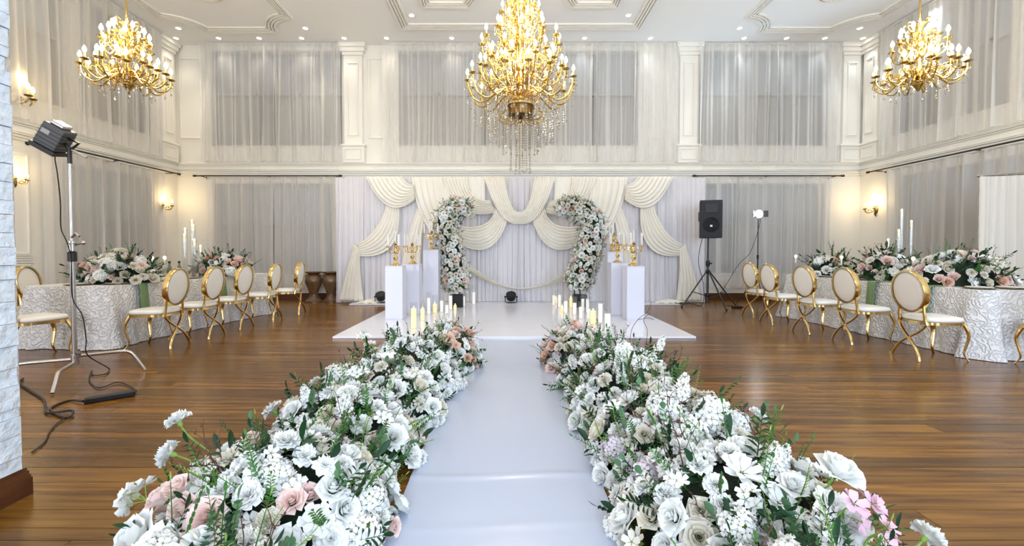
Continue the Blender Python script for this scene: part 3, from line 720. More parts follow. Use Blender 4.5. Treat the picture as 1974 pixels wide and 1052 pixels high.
# ------------------------------------------------------------------ urns
for x, l in ((-4.55, 'brown glazed urn on the floor, the one farther from the backdrop'), (-4.14, 'brown glazed urn on the floor, close against the backdrop')):
    t = thing('floor_urn', l, 'urn', (x, 10.55, 0), 0, 'brown floor urns'); k = .72
    MB().lathe([(0, 0), (.20, 0), (.20, .035), (.15, .06), (.10, .14), (.095, .2), (.14, .34), (.19, .46), (.195, .53), (.16, .62), (.11, .66)], 32).build('body', 'urn', t)
    MB().lathe([(.11, .655), (.12, .66), (.20, .70), (.205, .715), (.19, .715), (.10, .67), (.09, .6)], 32).build('lip', 'urn', t)
    for s in (-1, 1): MB().tube(bez((s * .18, 0, .55), (s * .215, 0, .58), (s * .205, 0, .65), (s * .15, 0, .64), 8), .012, 8).build('handle', 'urn', t)

# ------------------------------------------------------------------ loudspeaker on tripod
sx, sy = 4.36, 9.62
t = thing('speaker_stand', 'black tripod stand carrying the loudspeaker beside the backdrop', 'speaker stand', (sx, sy, 0))
MB().tube([(0, 0, .12), (0, 0, .95)], .024).build('lower_pole', 'black', t); MB().tube([(0, 0, .9), (0, 0, 1.5)], .018).build('upper_pole', 'black', t)
MB().lathe([(.036, .88), (.04, .9), (.04, .98), (.036, 1.0)], 16).build('collar', 'blackplastic', t); MB().tube([(.03, 0, .94), (.09, 0, .94)], .014).build('knob', 'blackplastic', t)
MB().lathe([(.035, .72), (.045, .74), (.045, .79), (.035, .8)], 16).build('leg_hub', 'blackplastic', t); MB().lathe([(.035, .22), (.045, .23), (.045, .27), (.035, .28)], 16).build('brace_hub', 'blackplastic', t)
for a in (-78, 190, -8):
    c, s = cos(R(a)), sin(R(a)); l = MB().tube([(.04 * c, .04 * s, .76), (.60 * c, .60 * s, .015)], .015).build('leg', 'black', t)
    MB().tube([(.04 * c, .04 * s, .25), (.36 * c, .36 * s, .335)], .009).build('brace', 'black', t); MB().ball((.6 * c, .6 * s, .018), .022).build('rubber_foot', 'blackplastic', l)
t = thing('loudspeaker', 'black loudspeaker cabinet on top of the tripod beside the backdrop', 'loudspeaker', (sx + .02, sy, 1.485), R(-14))
mb = MB(); P = [(-.225, -.2), (.225, -.2), (.17, .2), (-.17, .2)]; mb.v = [(x, y, z) for z in (0, .8) for x, y in P]; mb.f = [(3, 2, 1, 0), (4, 5, 6, 7)] + [(i, (i + 1) % 4, 4 + (i + 1) % 4, 4 + i) for i in range(4)]; mb.m = [0] * 6
bevel(mb.build('cabinet', 'blackplastic', t, smooth=False), .015)
bevel(MB().box(-.205, .205, -.212, -.198, .03, .77).build('front_grille', 'grille', t, smooth=False), .006)
mb = MB(); mb.box(-.13, .13, -.222, -.211, .53, .73); bevel(mb.build('horn_flare', 'blackplastic', t, smooth=False), .01)
MB().lathe([(.15, 0), (.155, .008), (.16, 0)], 40).build('woofer_ring', 'blackplastic', t, loc=(0, -.212, .28), rot=(R(90), 0, 0))
MB().box(-.022, .022, -.218, -.211, .235, .275).build('badge', 'plate', t, smooth=False)
for s in (-1, 1):
    h = MB().box(s * .205 - .008, s * .205 + .008, -.07, .07, .36, .56).build('side_handle', 'black', t, smooth=False)
# lit lamp stand at the back
def lamp_legs(t, r, h, n=3, off=20):
    for k in range(n):
        a = R(off + 360 * k / n); c, s = cos(a), sin(a); MB().tube([(.02 * c, .02 * s, h), (r * c, r * s, .012)], .010).build('leg', 'black', t); MB().tube([(.02 * c, .02 * s, .18), (r * .55 * c, r * .55 * s, h * .45 + .004)], .006).build('brace', 'black', t)
t = thing('lamp_stand', 'slim black light stand with a lit white studio lamp before the grey curtain', 'studio lamp', (5.62, 9.95, 0))
MB().tube([(0, 0, .1), (0, 0, 1.1)], .016).build('lower_pole', 'black', t); MB().tube([(0, 0, 1.05), (0, 0, 1.92)], .011).build('upper_pole', 'black', t); MB().tube([(0, 0, 1.04), (0, 0, 1.12)], .024).build('collar', 'blackplastic', t)
lamp_legs(t, .42, .62)
h = MB().tube([(0, .10, 2.03), (0, -.02, 2.03)], [.07, .09], 20).build('lamp_head', 'greyplastic', t)
MB().lathe([(0, 0), (.085, 0), (.085, .01), (0, .012)], 24).build('lit_face', 'ledglow', h, loc=(0, -.02, 2.03), rot=(R(90), 0, 0))
MB().tube(bez((-.11, .03, 2.03), (-.11, .03, 1.93), (.11, .03, 1.93), (.11, .03, 2.03), 10), .008).build('yoke', 'greyplastic', t)
for s in (-1, 1): MB().grid(lambda u, v: (s * (.095 + .07 * v), -.03 - .07 * v, 1.96 + .14 * u), 3, 3).build('barn_door', 'black', h)
def cable(name, label, pts, r=.005, m='blackplastic', n=8):
    o = MB().tube(spline(pts, n), r, 6).build(name, m); return tag(o, label, 'cable')
cable('lamp_cable', 'thin cable hanging from the lit lamp down to the floor by the curtain', [(5.66, 9.98, 1.98), (5.68, 10.0, 1.8), (5.5, 10.02, 1.2), (5.25, 10.05, .9), (5.0, 10.1, .45), (4.75, 10.1, .02), (4.95, 9.8, .01), (5.1, 9.5, .01)], .006)
cable('speaker_cable', 'black cable loops on the floor beneath the loudspeaker stand', [(4.3, 9.75, 1.5), (4.25, 9.8, 1.2), (4.22, 9.75, .9), (4.3, 9.7, .5), (4.3, 9.72, .04), (4.1, 9.9, .045), (3.9, 9.8, .045), (3.8, 10.0, .045), (4.1, 10.1, .04)], .007)
MB_ = MB(); o = bevel(MB().box(4.78, 4.98, 9.35, 9.43, 0, .05).build('power_adapter', 'blackplastic', smooth=False), .01); tag(o, 'small black power adapter on the floor under the lit lamp', 'adapter')
# ------------------------------------------------------------------ C-stand with lamp at the left
cx, cy = -4.13, 4.25
t = thing('studio_stand', 'chrome studio stand with turtle legs carrying a lamp in front of the left table', 'light stand', (cx, cy, 0))
MB().tube([(0, 0, .14), (0, 0, 1.16)], .021, 16).build('lower_column', 'chrome', t); MB().tube([(0, 0, 1.14), (0, 0, 2.0)], .016, 16).build('upper_column', 'chrome', t); MB().tube([(0, 0, 1.98), (0, 0, 2.16)], .012, 12).build('top_rod', 'chrome', t)
MB().lathe([(.022, 1.13), (.036, 1.135), (.036, 1.22), (.022, 1.225)], 20).build('black_collar', 'black', t); MB().lathe([(.02, 1.225), (.032, 1.23), (.032, 1.30), (.04, 1.305), (.04, 1.325), (.02, 1.33)], 20).build('riser_collar', 'chrome', t)
MB().tube([(.03, 0, 1.29), (.10, 0, 1.31)], .009).ball((.11, 0, 1.31), .02).build('knob', 'chrome', t); MB().tube([(.02, -.02, 1.36), (.07, -.03, 1.40), (.10, -.03, 1.37)], .012).build('knob', 'chrome', t)
for a, hh in ((-62, .165), (178 + 28, .195), (35, .225)):
    c, s = cos(R(a)), sin(R(a)); P = [(.0 * c, .0 * s, hh), (.12 * c, .12 * s, hh), (.34 * c, .34 * s, hh), (.40 * c, .40 * s, hh - .012), (.44 * c, .44 * s, hh - .06), (.52 * c, .52 * s, .015)]
    l = MB().tube(spline(P, 4), .0155, 12).build('leg', 'chrome', t); MB().lathe([(.026, hh - .022), (.03, hh - .018), (.03, hh + .018), (.026, hh + .022)], 16).build('leg_collar', 'chrome', l)
MB().tube([(.03, -.02, .25), (.10, -.05, .25)], .008).build('tee_handle', 'black', t)
t = thing('studio_lamp', 'dark grey boxy lamp head with black yoke tilted on top of the chrome stand', 'studio lamp', (cx, cy, 2.2))
hd = put('lamp_head', None, t, (-.12, -.02, .10), (R(12), R(32), R(18)))
bevel(MB().box(-.09, .10, -.085, .085, -.10, .12).build('housing', 'greyplastic', hd, smooth=False), .012)
for k in range(5): MB().box(-.092, .102, -.088, .088, -.07 + .035 * k, -.064 + .035 * k).build('cooling_fin', 'black', hd, smooth=False)
bevel(MB().box(-.06, .06, -.06, .06, .12, .155).build('rear_knob', 'chrome', hd, smooth=False), .01)
MB().box(-.10, .11, -.095, .095, -.14, -.10).build('front_rim', 'black', hd, smooth=False)
MB().box(-.07, .0, -.089, -.086, .02, .06).build('control_panel', 'frame', hd, smooth=False)
MB().tube([(-.05, .0, .06), (.0, 0, .0), (0, 0, -.14)], .018).build('yoke', 'black', t); MB().tube([(0, 0, .0), (.14, .02, -.08)], .012).build('tilt_handle', 'chrome', t); MB().tube([(0, 0, -.02), (.09, .0, .05), (-.02, 0, .1)], .012).build('yoke_arm', 'black', t)
P = [(cx - .13, cy, 2.2), (cx - .12, cy - .02, 2.1), (cx - .09, cy - .03, 1.95), (cx - .06, cy - .04, 1.7), (cx - .07, cy - .03, 1.45), (cx + .0, cy - .05, 1.32), (cx + .03, cy - .04, 1.15), (cx + .03, cy - .04, .8), (cx + .13, cy - .05, .62), (cx + .16, cy - .05, .4), (cx + .18, cy - .06, .25),
     (-4.12, 4.60, .012), (-3.98, 4.42, .010), (-4.06, 4.36, .010), (-4.2, 4.5, .018), (-3.95, 4.2, .010), (-3.64, 3.96, .010), (-3.62, 4.12, .012), (-3.42, 4.02, .010), (-3.22, 3.86, .012)]
cable('lamp_cable', 'thin dark cable running down the chrome stand and coiling on the floor', P, .005)
o = MB().box(-.16, .16, -.035, .035, 0, .045).build('power_adapter', 'blackplastic', loc=(-3.29, 3.68, 0), rot=(0, 0, R(42)), smooth=False); bevel(o, .01); tag(o, 'black power brick on the wooden floor right of the chrome stand', 'adapter')
ad = o
P = [(-3.42, 3.58, .02), (-3.58, 3.62, .010), (-3.55, 3.45, .010), (-3.34, 3.30, .010), (-3.22, 3.26, .012), (-3.30, 3.36, .024), (-3.46, 3.34, .012), (-3.62, 3.48, .010), (-3.83, 3.66, .010), (-4.2, 3.9, .010), (-4.5, 4.1, .010), (-4.62, 4.24, .012)]
cable('extension_cable', 'thick black cable tangled on the floor between stone wall and power brick', P, .009)
cable('floor_cable', 'thin dark cable trailing over the boards towards the stone wall', [(-3.24, 3.25, .012), (-3.2, 3.15, .008), (-3.1, 3.0, .008), (-2.97, 2.84, .008), (-2.9, 2.7, .008)], .005)

# ------------------------------------------------------------------ uplights
def uplight(x, y, label, z=.03):
    t = thing('uplight', label, 'uplight', (x, y, z), 0, 'black floor uplights')
    MB().tube([(0, .02, .10), (0, -.05, .2)], [.10, .115], 24).build('housing', 'blackplastic', t); MB().lathe([(0, 0), (.10, 0), (.10, .006), (0, .007)], 24).build('lens', 'grille', t, loc=(0, -.051, .202), rot=(R(35), 0, 0))
    MB().tube([(-.13, 0, .14), (-.13, 0, .02), (-.08, 0, .01), (.08, 0, .01), (.13, 0, .02), (.13, 0, .14)], .01).build('bracket', 'black', t)
    for s in (-1, 1): MB().tube([(s * .10, 0, .14), (s * .15, 0, .14)], .018).build('knob', 'blackplastic', t)
uplight(.12, 10.1, 'black round uplight on the white stage floor below the centre of the backdrop'); uplight(-2.84, 10.12, 'black round uplight on the floor behind the left plinths')
uplight(2.95, 10.12, 'black round uplight on the floor behind the right plinths')

# ------------------------------------------------------------------ candelabra on the plinths
def candelabrum(x, y, z, rz, n, label, k=1):
    t = thing('candelabrum', label, 'candelabrum', (x, y, z), rz, 'gold candelabra on the plinths')
    MB().lathe([(0, 0), (.07, 0), (.072, .008), (.05, .022), (.02, .045), (.013, .07), (.03, .10), (.034, .115), (.014, .14), (.01, .17), (.022, .195), (.028, .21), (.012, .23), (.01, .27), (.02, .285), (.03, .30), (.012, .31)], 20).build('stem', 'gold', t)
    def cnd(p, x_, y_, z_):
        MB().lathe([(.006, 0), (.03, .006), (.034, .012), (.01, .012), (.012, .03), (.014, .032)], 14, (x_, y_, z_)).build('drip_pan', 'gold', p)
        c = MB().lathe([(0, .02), (.012, .02), (.011, .19), (0, .193)], 10, (x_, y_, z_)).build('candle', 'wax', p)
    for i in range(n):
        a = 2 * pi * i / n + .3; c, s = cos(a), sin(a)
        P = bez((0, 0, .21), (.07 * c, .07 * s, .16), (.13 * c, .13 * s, .17), (.13 * c, .13 * s, .27), 10); ar = MB().tube(P, .006, 6); ar.tube(bez((.02 * c, .02 * s, .24), (.06 * c, .06 * s, .28), (.09 * c, .09 * s, .25), (.06 * c, .06 * s, .22), 6), .004, 5)
        ar = ar.build('arm', 'gold', t); cnd(ar, .13 * c, .13 * s, .265)
    cnd(t, 0, 0, .31)
    t.scale = (k, k, k)
for (x, y, h, l), rz, k, lb in zip(PL, (0, .2, .5, .1, .6, .3), (1.2, 1.2, 1.15, 1.25, 1.2, 1.15), ('gold candelabrum on the front left plinth', 'gold candelabrum on the middle left plinth', 'gold candelabrum on the tallest left plinth, against the flower arch',
        'gold candelabrum on the front right plinth', 'gold candelabrum on the middle right plinth', 'gold candelabrum on the tallest right plinth, beside the flower arch')):
    candelabrum(x, y, h + .03, rz, 5, lb, k)

# ------------------------------------------------------------------ candles on the stage
def floor_candle(px, py, hc, hg, rr_, lit, label, glabel):
    d = 1.22 * 860 / (py - 480); x = (px - 975) * d / 860; z = .031
    t = thing('pillar_candle', label, 'candle', (x, d, z), 0, 'pillar candles on the stage')
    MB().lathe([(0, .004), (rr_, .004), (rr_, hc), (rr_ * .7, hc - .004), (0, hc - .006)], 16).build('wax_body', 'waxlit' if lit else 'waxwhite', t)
    MB().tube([(0, 0, hc - .006), (.001, 0, hc + .01)], .0015, 5).build('wick', 'black', t)
    MB().ball((0, 0, hc + .018), .008, 8, 6, 1.9).build('flame', 'flame', t) if lit else None
    if hg:
        t = thing('glass_cylinder', glabel, 'glass vase', (x, d, z), 0, 'glass cylinders around the candles')
        MB().lathe([(0, 0), (rr_ + .012, 0), (rr_ + .014, .003), (rr_ + .014, hg), (rr_ + .011, hg), (rr_ + .011, .003), (0, .003)], 20).build('wall', 'glass', t)
CL = [(797, 633, .30, .40, .042, 1, 'front left'), (814, 618, .20, .30, .035, 1, 'front left'), (826, 606, .30, .42, .03, 0, ''), (838, 603, .16, .34, .04, 1, ''), (851, 602, .22, .3, .03, 0, ''), (861, 606, .17, .26, .03, 0, ''), (868, 597, .28, .38, .035, 0, ''), (877, 597, .09, 0, .03, 1, ''), (893, 590, .21, .3, .035, 0, ''), (913, 586, .26, .42, .035, 0, '')]
CRR = [(1068, 588, .21, .33, .033, 0, ''), (1079, 592, .25, .38, .033, 0, ''), (1072, 583, .1, 0, .03, 1, ''), (1084, 600, .09, 0, .03, 1, ''), (1091, 603, .22, .31, .035, 0, ''), (1101, 593, .20, .4, .033, 1, ''), (1108, 606, .21, .33, .035, 0, ''), (1124, 600, .24, .4, .03, 0, ''), (1133, 603, .26, .42, .03, 0, ''), (1144, 624, .21, .36, .045, 1, ''), (1158, 622, .31, .45, .035, 0, ''), (1172, 630, .2, .3, .045, 0, ''), (1120, 614, .2, .3, .03, 0, ''), (1136, 616, .18, .4, .03, 0, '')]
ORD = ['first', 'second', 'third', 'fourth', 'fifth', 'sixth', 'seventh', 'eighth', 'ninth', 'tenth', 'eleventh', 'twelfth', 'thirteenth', 'fourteenth', 'fifteenth', 'sixteenth']
for side, LST in (('left', CL), ('right', CRR)):
    for i, c in enumerate(sorted(LST)):
        px, py, hc, hg, r0, lit, _ = c
        floor_candle(px, py, hc, hg, r0, lit, '%s pillar candle of the %s stage group, %s counted from its left end' % ('glowing yellow' if lit else 'white', side, ORD[i]), 'clear glass cylinder round the %s candle from the left in the %s stage group' % (ORD[i], side))

# ------------------------------------------------------------------ sconces
def sconce(x, y, z, rz, label, k=1, e=6):
    t = thing('wall_sconce', label, 'sconce', (x, y, z), rz, 'brass wall sconces'); t.scale = (k, k, k)
    MB().lathe([(0, 0), (.055, 0), (.05, .012), (.03, .02), (.02, .03), (0, .03)], 20, sy=1.6).build('back_plate', 'brass', t, rot=(R(-90), 0, 0)); MB().tube([(0, .02, 0), (0, .03, -.10), (0, .015, -.16)], [.022, .02, .004], 8).build('finial', 'darkbrass', t)
    for s in (-1, 0, 1):
        ex, ey = s * .13, .16 + (.09 if s == 0 else 0)
        P = bez((0, .03, -.02), (ex * .4, ey * .5, -.10), (ex * 1.05, ey, -.09), (ex, ey, .01), 12); a = MB().tube(P, .008, 8).tube(bez((ex * .2, ey * .4, -.05), (ex * .4, ey * .6, .02), (ex * .7, ey * .9, .0), (ex * .6, ey * .7, -.04), 8), .005, 6).build('arm', 'brass', t)
        MB().lathe([(.006, 0), (.034, .01), (.038, .018), (.012, .014)], 14, (ex, ey, 0)).build('drip_pan', 'darkbrass', a); MB().lathe([(0, .012), (.011, .012), (.011, .08), (0, .082)], 10, (ex, ey, 0)).build('candle_sleeve', 'candle_sleeve', a)
        MB().lathe([(0, .08), (.008, .083), (.019, .10), (.016, .125), (.004, .15), (0, .152)], 10, (ex, ey, 0)).build('bulb', 'bulb', a)
    dx, dy = Matrix.Rotation(rz, 2) @ Vector((0, .2 * k)); light('POINT', 'sconce_glow', (x + dx, y + dy, z + .2 * k), e * .55, (1, .72, .34), shadow_soft_size=.06)
sconce(XL, 10.45, 2.25, R(-90), 'brass candle sconce on the left wall beside the back corner', 1.05, 9)
sconce(XL, 7.35, 2.38, R(-90), 'lower brass sconce on the left wall beside the curtain, near the stone wall', .75, 4)
sconce(XL, 7.25, 3.70, R(-90), 'large brass sconce high on the left wall beside the stone wall', 1.5, 8)
sconce(XR, 10.5, 2.18, R(90), 'brass candle sconce on the right wall beside the back corner', 1.05, 9)

# ------------------------------------------------------------------ downlights
rowb = [-7.75, -6.75, -5.8, -4.8, -3.8, -2.8, -1.27, 1.85, 3.4, 5.6, 6.6, 7.5, 8.4]
dls = [(x, 10.62, 'recessed ceiling downlight, %s from the left in the row along the back wall' % ORD[i]) for i, x in enumerate(rowb)]
dls += [(-7.35, 10.15, 'recessed ceiling downlight inside the left back corner'), (-4.5, 10.15, 'recessed ceiling downlight at the right corner of the left coffer'), (-2.0, 9.6, 'recessed ceiling downlight inside the central frame, left of the big chandelier'), (2.6, 9.6, 'recessed ceiling downlight inside the central frame, right of the big chandelier'),
        (5.25, 10.15, 'recessed ceiling downlight at the left corner of the right coffer'), (7.95, 10.15, 'recessed ceiling downlight inside the right back corner'), (-3.9, 8.95, 'recessed ceiling downlight near the top frame edge left of centre'), (8.4, 8.95, 'recessed ceiling downlight above the right chandelier')]
dme = MB().lathe([(.075, 0), (.075, -.01), (.055, -.012), (.05, 0)], 24).mesh('downlight_ring', 'mould'); gme = MB().lathe([(0, -.006), (.052, -.006), (.052, 0)], 20).mesh('downlight_lens', 'downglow')
for x, y, l in dls:
    t = thing('downlight', l, 'downlight', (x, y, ZC), 0, 'recessed ceiling downlights'); put('trim_ring', dme, t); put('lens', gme, t)
    light('SPOT', 'downlight_beam', (x, y, ZC - .03), 15 if y > 10.5 else 55, (1, .90, .74) if x < 1 else (.86, .93, 1), spot_size=R(84), spot_blend=.8, shadow_soft_size=.05)
for x in (-6.5, -2.5, 1.8, 6.3):      # the same fittings go on over the camera's side of the room
    for y in (.5, 4.5): light('SPOT', 'downlight_beam', (x, y, ZC - .03), 40, (1, .91, .78) if x < 1 else (.86, .93, 1), spot_size=R(150), spot_blend=.9, shadow_soft_size=.1)

# ------------------------------------------------------------------ chandeliers
def arm_mesh(L, drop, r=.011):
    P = spline([(0, 0, -drop * .8), (L * .22, 0, -drop * .45), (L * .45, 0, -drop * .62), (L * .68, 0, -drop - .04), (L * .87, 0, -drop * .9 - .03), (L * .98, 0, -.09), (L, 0, 0)], 4); mb = MB().tube(P, r, 6)
    mb.tube(bez((L * .3, 0, -drop * .5), (L * .4, 0, -drop * .3 + .10), (L * .68, 0, .05), (L * .62, 0, -drop * .5), 8), r * .7, 5)
    mb.tube(bez((L * .62, 0, -drop * .8), (L * .75, 0, -drop * .2), (L * .93, 0, -.02), (L * .86, 0, -drop * .5 - .03), 8), r * .6, 5)
    mb.tube(bez((L, 0, -.02), (L + .05, 0, -.07), (L + .02, 0, -.13), (L - .04, 0, -.09), 7), r * .7, 5)
    mb.lathe([(.008, -.005), (.03, .004), (.05, .012), (.055, .022), (.014, .018)], 12, (L, 0, 0)); mb.lathe([(.008, .1), (.024, .098)], 8, (L, 0, -.08))
    return mb.mesh('chandelier_arm', 'brass')
def crystal_string(n, l0=.038, w=.012):
    mb = MB(); z = 0
    for i in range(n): mb.lathe([(0, z), (w * .8, z - l0 * .45), (0, z - l0 * .9)], 5); z -= l0
    mb.lathe([(0, z), (w * 1.5, z - .035), (w * .6, z - .055), (0, z - .06)], 6); return mb.mesh('crystal_string', 'crystal', smooth=False)
slv = MB().lathe([(0, .015), (.013, .015), (.013, .095), (0, .097)], 10).mesh('candle_sleeve', 'candle_sleeve'); blb = MB().lathe([(0, .095), (.010, .10), (.026, .125), (.024, .155), (.008, .19), (0, .2)], 10).mesh('bulb', 'bulb')
cs_a = crystal_string(2); cs_b = crystal_string(5); cs_c = crystal_string(13); cs_d = crystal_string(9); cs_e = crystal_string(18)
def chandelier(x, y, zref, tiers, spine, label, big, k=1):
    t = thing('chandelier', label, 'chandelier', (x, y, zref))
    MB().lathe([(r, z) for r, z in spine], 20).build('central_column', 'brass', t)
    top = spine[-1][1]; MB().tube([(0, 0, top), (0, 0, ZC - zref - .05)], .012 if not big else .02).build('suspension_rod', 'brass', t); MB().lathe([(.02, ZC - zref - .07), (.07, ZC - zref - .05), (.10, ZC - zref), (0, ZC - zref)], 20).build('ceiling_cap', 'brass', t)
    for L, z, n, ph, drop in tiers:
        am = arm_mesh(L, drop, .012 if big else .011)
        for i in range(n):
            a = 2 * pi * i / n + ph; ar = put('arm', am, t, (0, 0, z), (0, 0, a)); put('candle_sleeve', slv, ar, (L, 0, 0)); put('bulb', blb, ar, (L, 0, 0))
            put('crystal_pendant', cs_b if big else cs_a, ar, (L, 0, -.09)); put('crystal_pendant', cs_b if big else cs_a, ar, (L * .62, 0, -.12 - drop * .6))
            if big: put('crystal_pendant', cs_a, ar, (L + .05, 0, 0)); put('crystal_pendant', cs_a, ar, (L - .05, 0, 0))
        MB().lathe([(.05, z - drop - .03), (.085, z - drop), (.09, z - drop + .03), (.05, z - drop + .05)], 20).build('arm_hub', 'brass', t)
        # little leaf scrolls around each hub
        mb = MB()
        for i in range(n):
            a = 2 * pi * (i + .5) / n + ph; c, s = cos(a), sin(a); q = .3 * L
            mb.tube([(p.x * c, p.x * s, z - drop + p.z) for p in bez((.05, 0, .02), (q, 0, .16), (q * 1.5, 0, .05), (q, 0, -.02), 8)], .008, 5)
        mb.build('scroll_ornament', 'gold', t)
    return t
sp = [(0, -.62), (.02, -.60), (.04, -.56), (.015, -.52), (.05, -.48), (.02, -.44), (.05, -.36), (.09, -.30), (.05, -.22), (.03, -.1), (.06, 0), (.08, .06), (.04, .14), (.03, .3), (.07, .38), (.08, .44), (.035, .5), (.03, .68), (.06, .74), (.065, .82), (.03, .88), (.025, 1.05), (.05, 1.12), (.05, 1.2), (.02, 1.26), (.02, 1.5), (.04, 1.55), (.015, 1.62)]
tb = chandelier(.23, 7.0, 3.82, [(.82, 0, 16, .1, .26), (.64, .20, 12, .3, .22), (.60, .58, 12, 0, .24), (.44, .42, 8, .2, .2), (.36, .82, 8, .25, .2), (.28, 1.08, 8, 0, .18), (.18, 1.3, 6, .2, .15)], sp, 'huge tiered gold chandelier with crystal strands over the aisle', True)
MB().lathe([(.15, -.52), (.19, -.50), (.20, -.40), (.215, -.36), (.20, -.35), (.15, -.36)], 28).build('bronze_bowl', 'darkbrass', tb); MB().lathe([(.20, -.36), (.225, -.355), (.225, -.33), (.20, -.325)], 28).build('bowl_rim', 'gold', tb)
mb = MB()
for i in range(14):
    a = 2 * pi * i / 14; c, s = cos(a), sin(a)
    mb.tube([(p.x * c, p.x * s, p.z) for p in bez((.10, 0, -.55), (.22, 0, -.62), (.40, 0, -.60), (.36, 0, -.48), 8) + bez((.36, 0, -.48), (.33, 0, -.44), (.28, 0, -.47), (.30, 0, -.52), 5)[1:]], .008, 5)
mb.build('scroll_ornament', 'brass', tb)
q = random.Random(5)
for r_, n, me in ((.40, 22, cs_d), (.28, 18, cs_c), (.16, 12, cs_e), (.06, 6, cs_e), (.60, 26, cs_b), (.50, 22, cs_d), (.72, 24, cs_b)):
    for i in range(n):
        a = 2 * pi * (i + q.uniform(-.2, .2)) / n; put('crystal_strand', me, tb, (r_ * cos(a), r_ * sin(a), -.50 + (.12 if r_ == .6 else .16 if r_ == .72 else .04 if r_ == .5 else 0) - (.10 if r_ < .2 else 0) - q.uniform(0, .05)))
for z, r_, n in ((.2, .3, 16), (.62, .26, 14), (.95, .18, 12)):
    for i in range(n): a = 2 * pi * i / n; put('crystal_strand', cs_b, tb, (r_ * cos(a), r_ * sin(a), z - .15))
for z in (4.1, 4.7, 5.3): light('POINT', 'chandelier_glow', (.23, 7.0 - .28, z), 55, (1, .80, .52), shadow_soft_size=.3)
ss = [(0, -.26), (.03, -.24), (.06, -.2), (.09, -.17), (.05, -.12), (.03, -.05), (.05, .03), (.03, .1), (.025, .25), (.05, .32), (.055, .38), (.03, .44), (.02, .6), (.05, .66), (.09, .70), (.03, .72), (.015, .8)]
for x, lb, c in ((-5.45, 'small tiered gold chandelier with lit candle bulbs at the left side of the hall', (1, .80, .52)), (5.95, 'small tiered gold chandelier with lit candle bulbs at the right side of the hall', (1, .88, .72))):
    t = chandelier(x, 6.5, 3.78, [(.50, 0, 12, .15, .15), (.36, .08, 8, .4, .13), (.30, .38, 6, .1, .14), (.20, .50, 6, .5, .10)], ss, lb, False)
    mb = MB()
    for i in range(8):
        a = 2 * pi * i / 8; cc, s = cos(a), sin(a); mb.tube([(p.x * cc, p.x * s, p.z) for p in bez((.03, 0, .55), (.20, 0, .60), (.22, 0, .78), (.10, 0, .72), 8)], .01, 6)
    mb.build('crown_scroll', 'gold', t)
    for z in (4.05, 4.5): light('POINT', 'chandelier_glow', (x, 6.5 - .2, z), 62, c, shadow_soft_size=.2)

# ------------------------------------------------------------------ flower heads (unit size about 1 = radius)
def petal(mb, az, r0, z0, L, th0, th1, ha, nu=4, nv=4, ruf=0, q=None, point=0, tipout=0):
    """petal wrapped round the stem axis: starts at radius r0, leans from th0 to th1, half angle ha"""
    b = len(mb.v); r, z = r0, z0; p1, p2 = (q.uniform(0, 6), q.uniform(0, 6)) if q else (0, 0)
    for j in range(nv + 1):
        v = j / nv
        if j: th = th0 + (th1 - th0) * v ** 1.4; r += sin(th) * L / nv; z += cos(th) * L / nv
        w_ = ha * (.45 + .55 * sin(pi * min(1, .18 + v * .62))) * (1 if v < .8 else (.92 - point * .85 * (v - .8) / .2))
        for i in range(nu + 1):
            u = 2 * i / nu - 1; dip = .10 * L * v * u * u * (1 if point == 0 else 2)
            rf = ruf * v * v * sin(u * 5 + p1) * L + ruf * .6 * v * sin(u * 9 + p2) * L
            rr_ = max(.015, r) + tipout * v * v * u * u; ww = w_ * u
            wid = max(rr_, .22)
            x = rr_ * cos(ww * .7) - (1 - cos(ww)) * wid * .2; y_ = wid * sin(ww)
            x, y_ = x * cos(az) - y_ * sin(az), x * sin(az) + y_ * cos(az)
            mb.v.append((x, y_, z - dip + rf))
    for j in range(nv):
        for i in range(nu): mb.f.append((b + j * (nu + 1) + i, b + j * (nu + 1) + i + 1, b + (j + 1) * (nu + 1) + i + 1, b + (j + 1) * (nu + 1) + i)); mb.m.append(mb.mi)
def rose_me(name, m_, op=1.0, seed=1):
    q = random.Random(seed); mb = MB(); az = 0
    for k, (n, r0, z0, L, t0, t1, ha) in enumerate(((2, .05, .05, .85, .05, -.02, 1.9), (3, .12, 0, .9, .12, .05, 1.35), (3, .2, -.03, .92, .25, .2, 1.15), (4, .28, -.08, .95, .4, .42, .95), (5, .34, -.15, .95, .6, .8, .85), (5, .36, -.22, .98, .85, 1.35, .78))):
        if op < .8 and k > 4: break
        for i in range(n): petal(mb, az + 2 * pi * i / n + q.uniform(-.15, .15), r0, z0, L * q.uniform(.93, 1.05), t0 * op, t1 * op, ha, 5, 5, .03 if k > 2 else .01, q, tipout=.12 if k > 3 else 0)
        az += .7
    mb.mi = 1; mb.lathe([(.04, -.9), (.05, -.45), (.2, -.3), (.25, -.15), (.1, -.1)], 8)
    return mb.mesh(name, [m_, 'leaf'], angle=80)
def ruffle_me(name, m_, seed=2, layers=6, pt=0, ruf=.13, nmax=9):
    q = random.Random(seed); mb = MB()
    for k in range(layers):
        f = k / (layers - 1); n = int(4 + (nmax - 4) * f)
        for i in range(n): petal(mb, 2 * pi * (i + .5 * (k % 2)) / n + q.uniform(-.2, .2), .04 + .1 * f, .15 - .2 * f, q.uniform(.72, 1.0) * (.75 + .25 * f), .15 + .75 * f, .3 + 1.35 * f, .9 - .3 * f, 5 if not pt else 2, 3, ruf, q, point=pt)
    mb.mi = 1; mb.lathe([(.03, -.8), (.05, -.45), (.17, -.35), (.2, -.1), (.1, 0)], 8)
    return mb.mesh(name, [m_, 'lime'], angle=80)
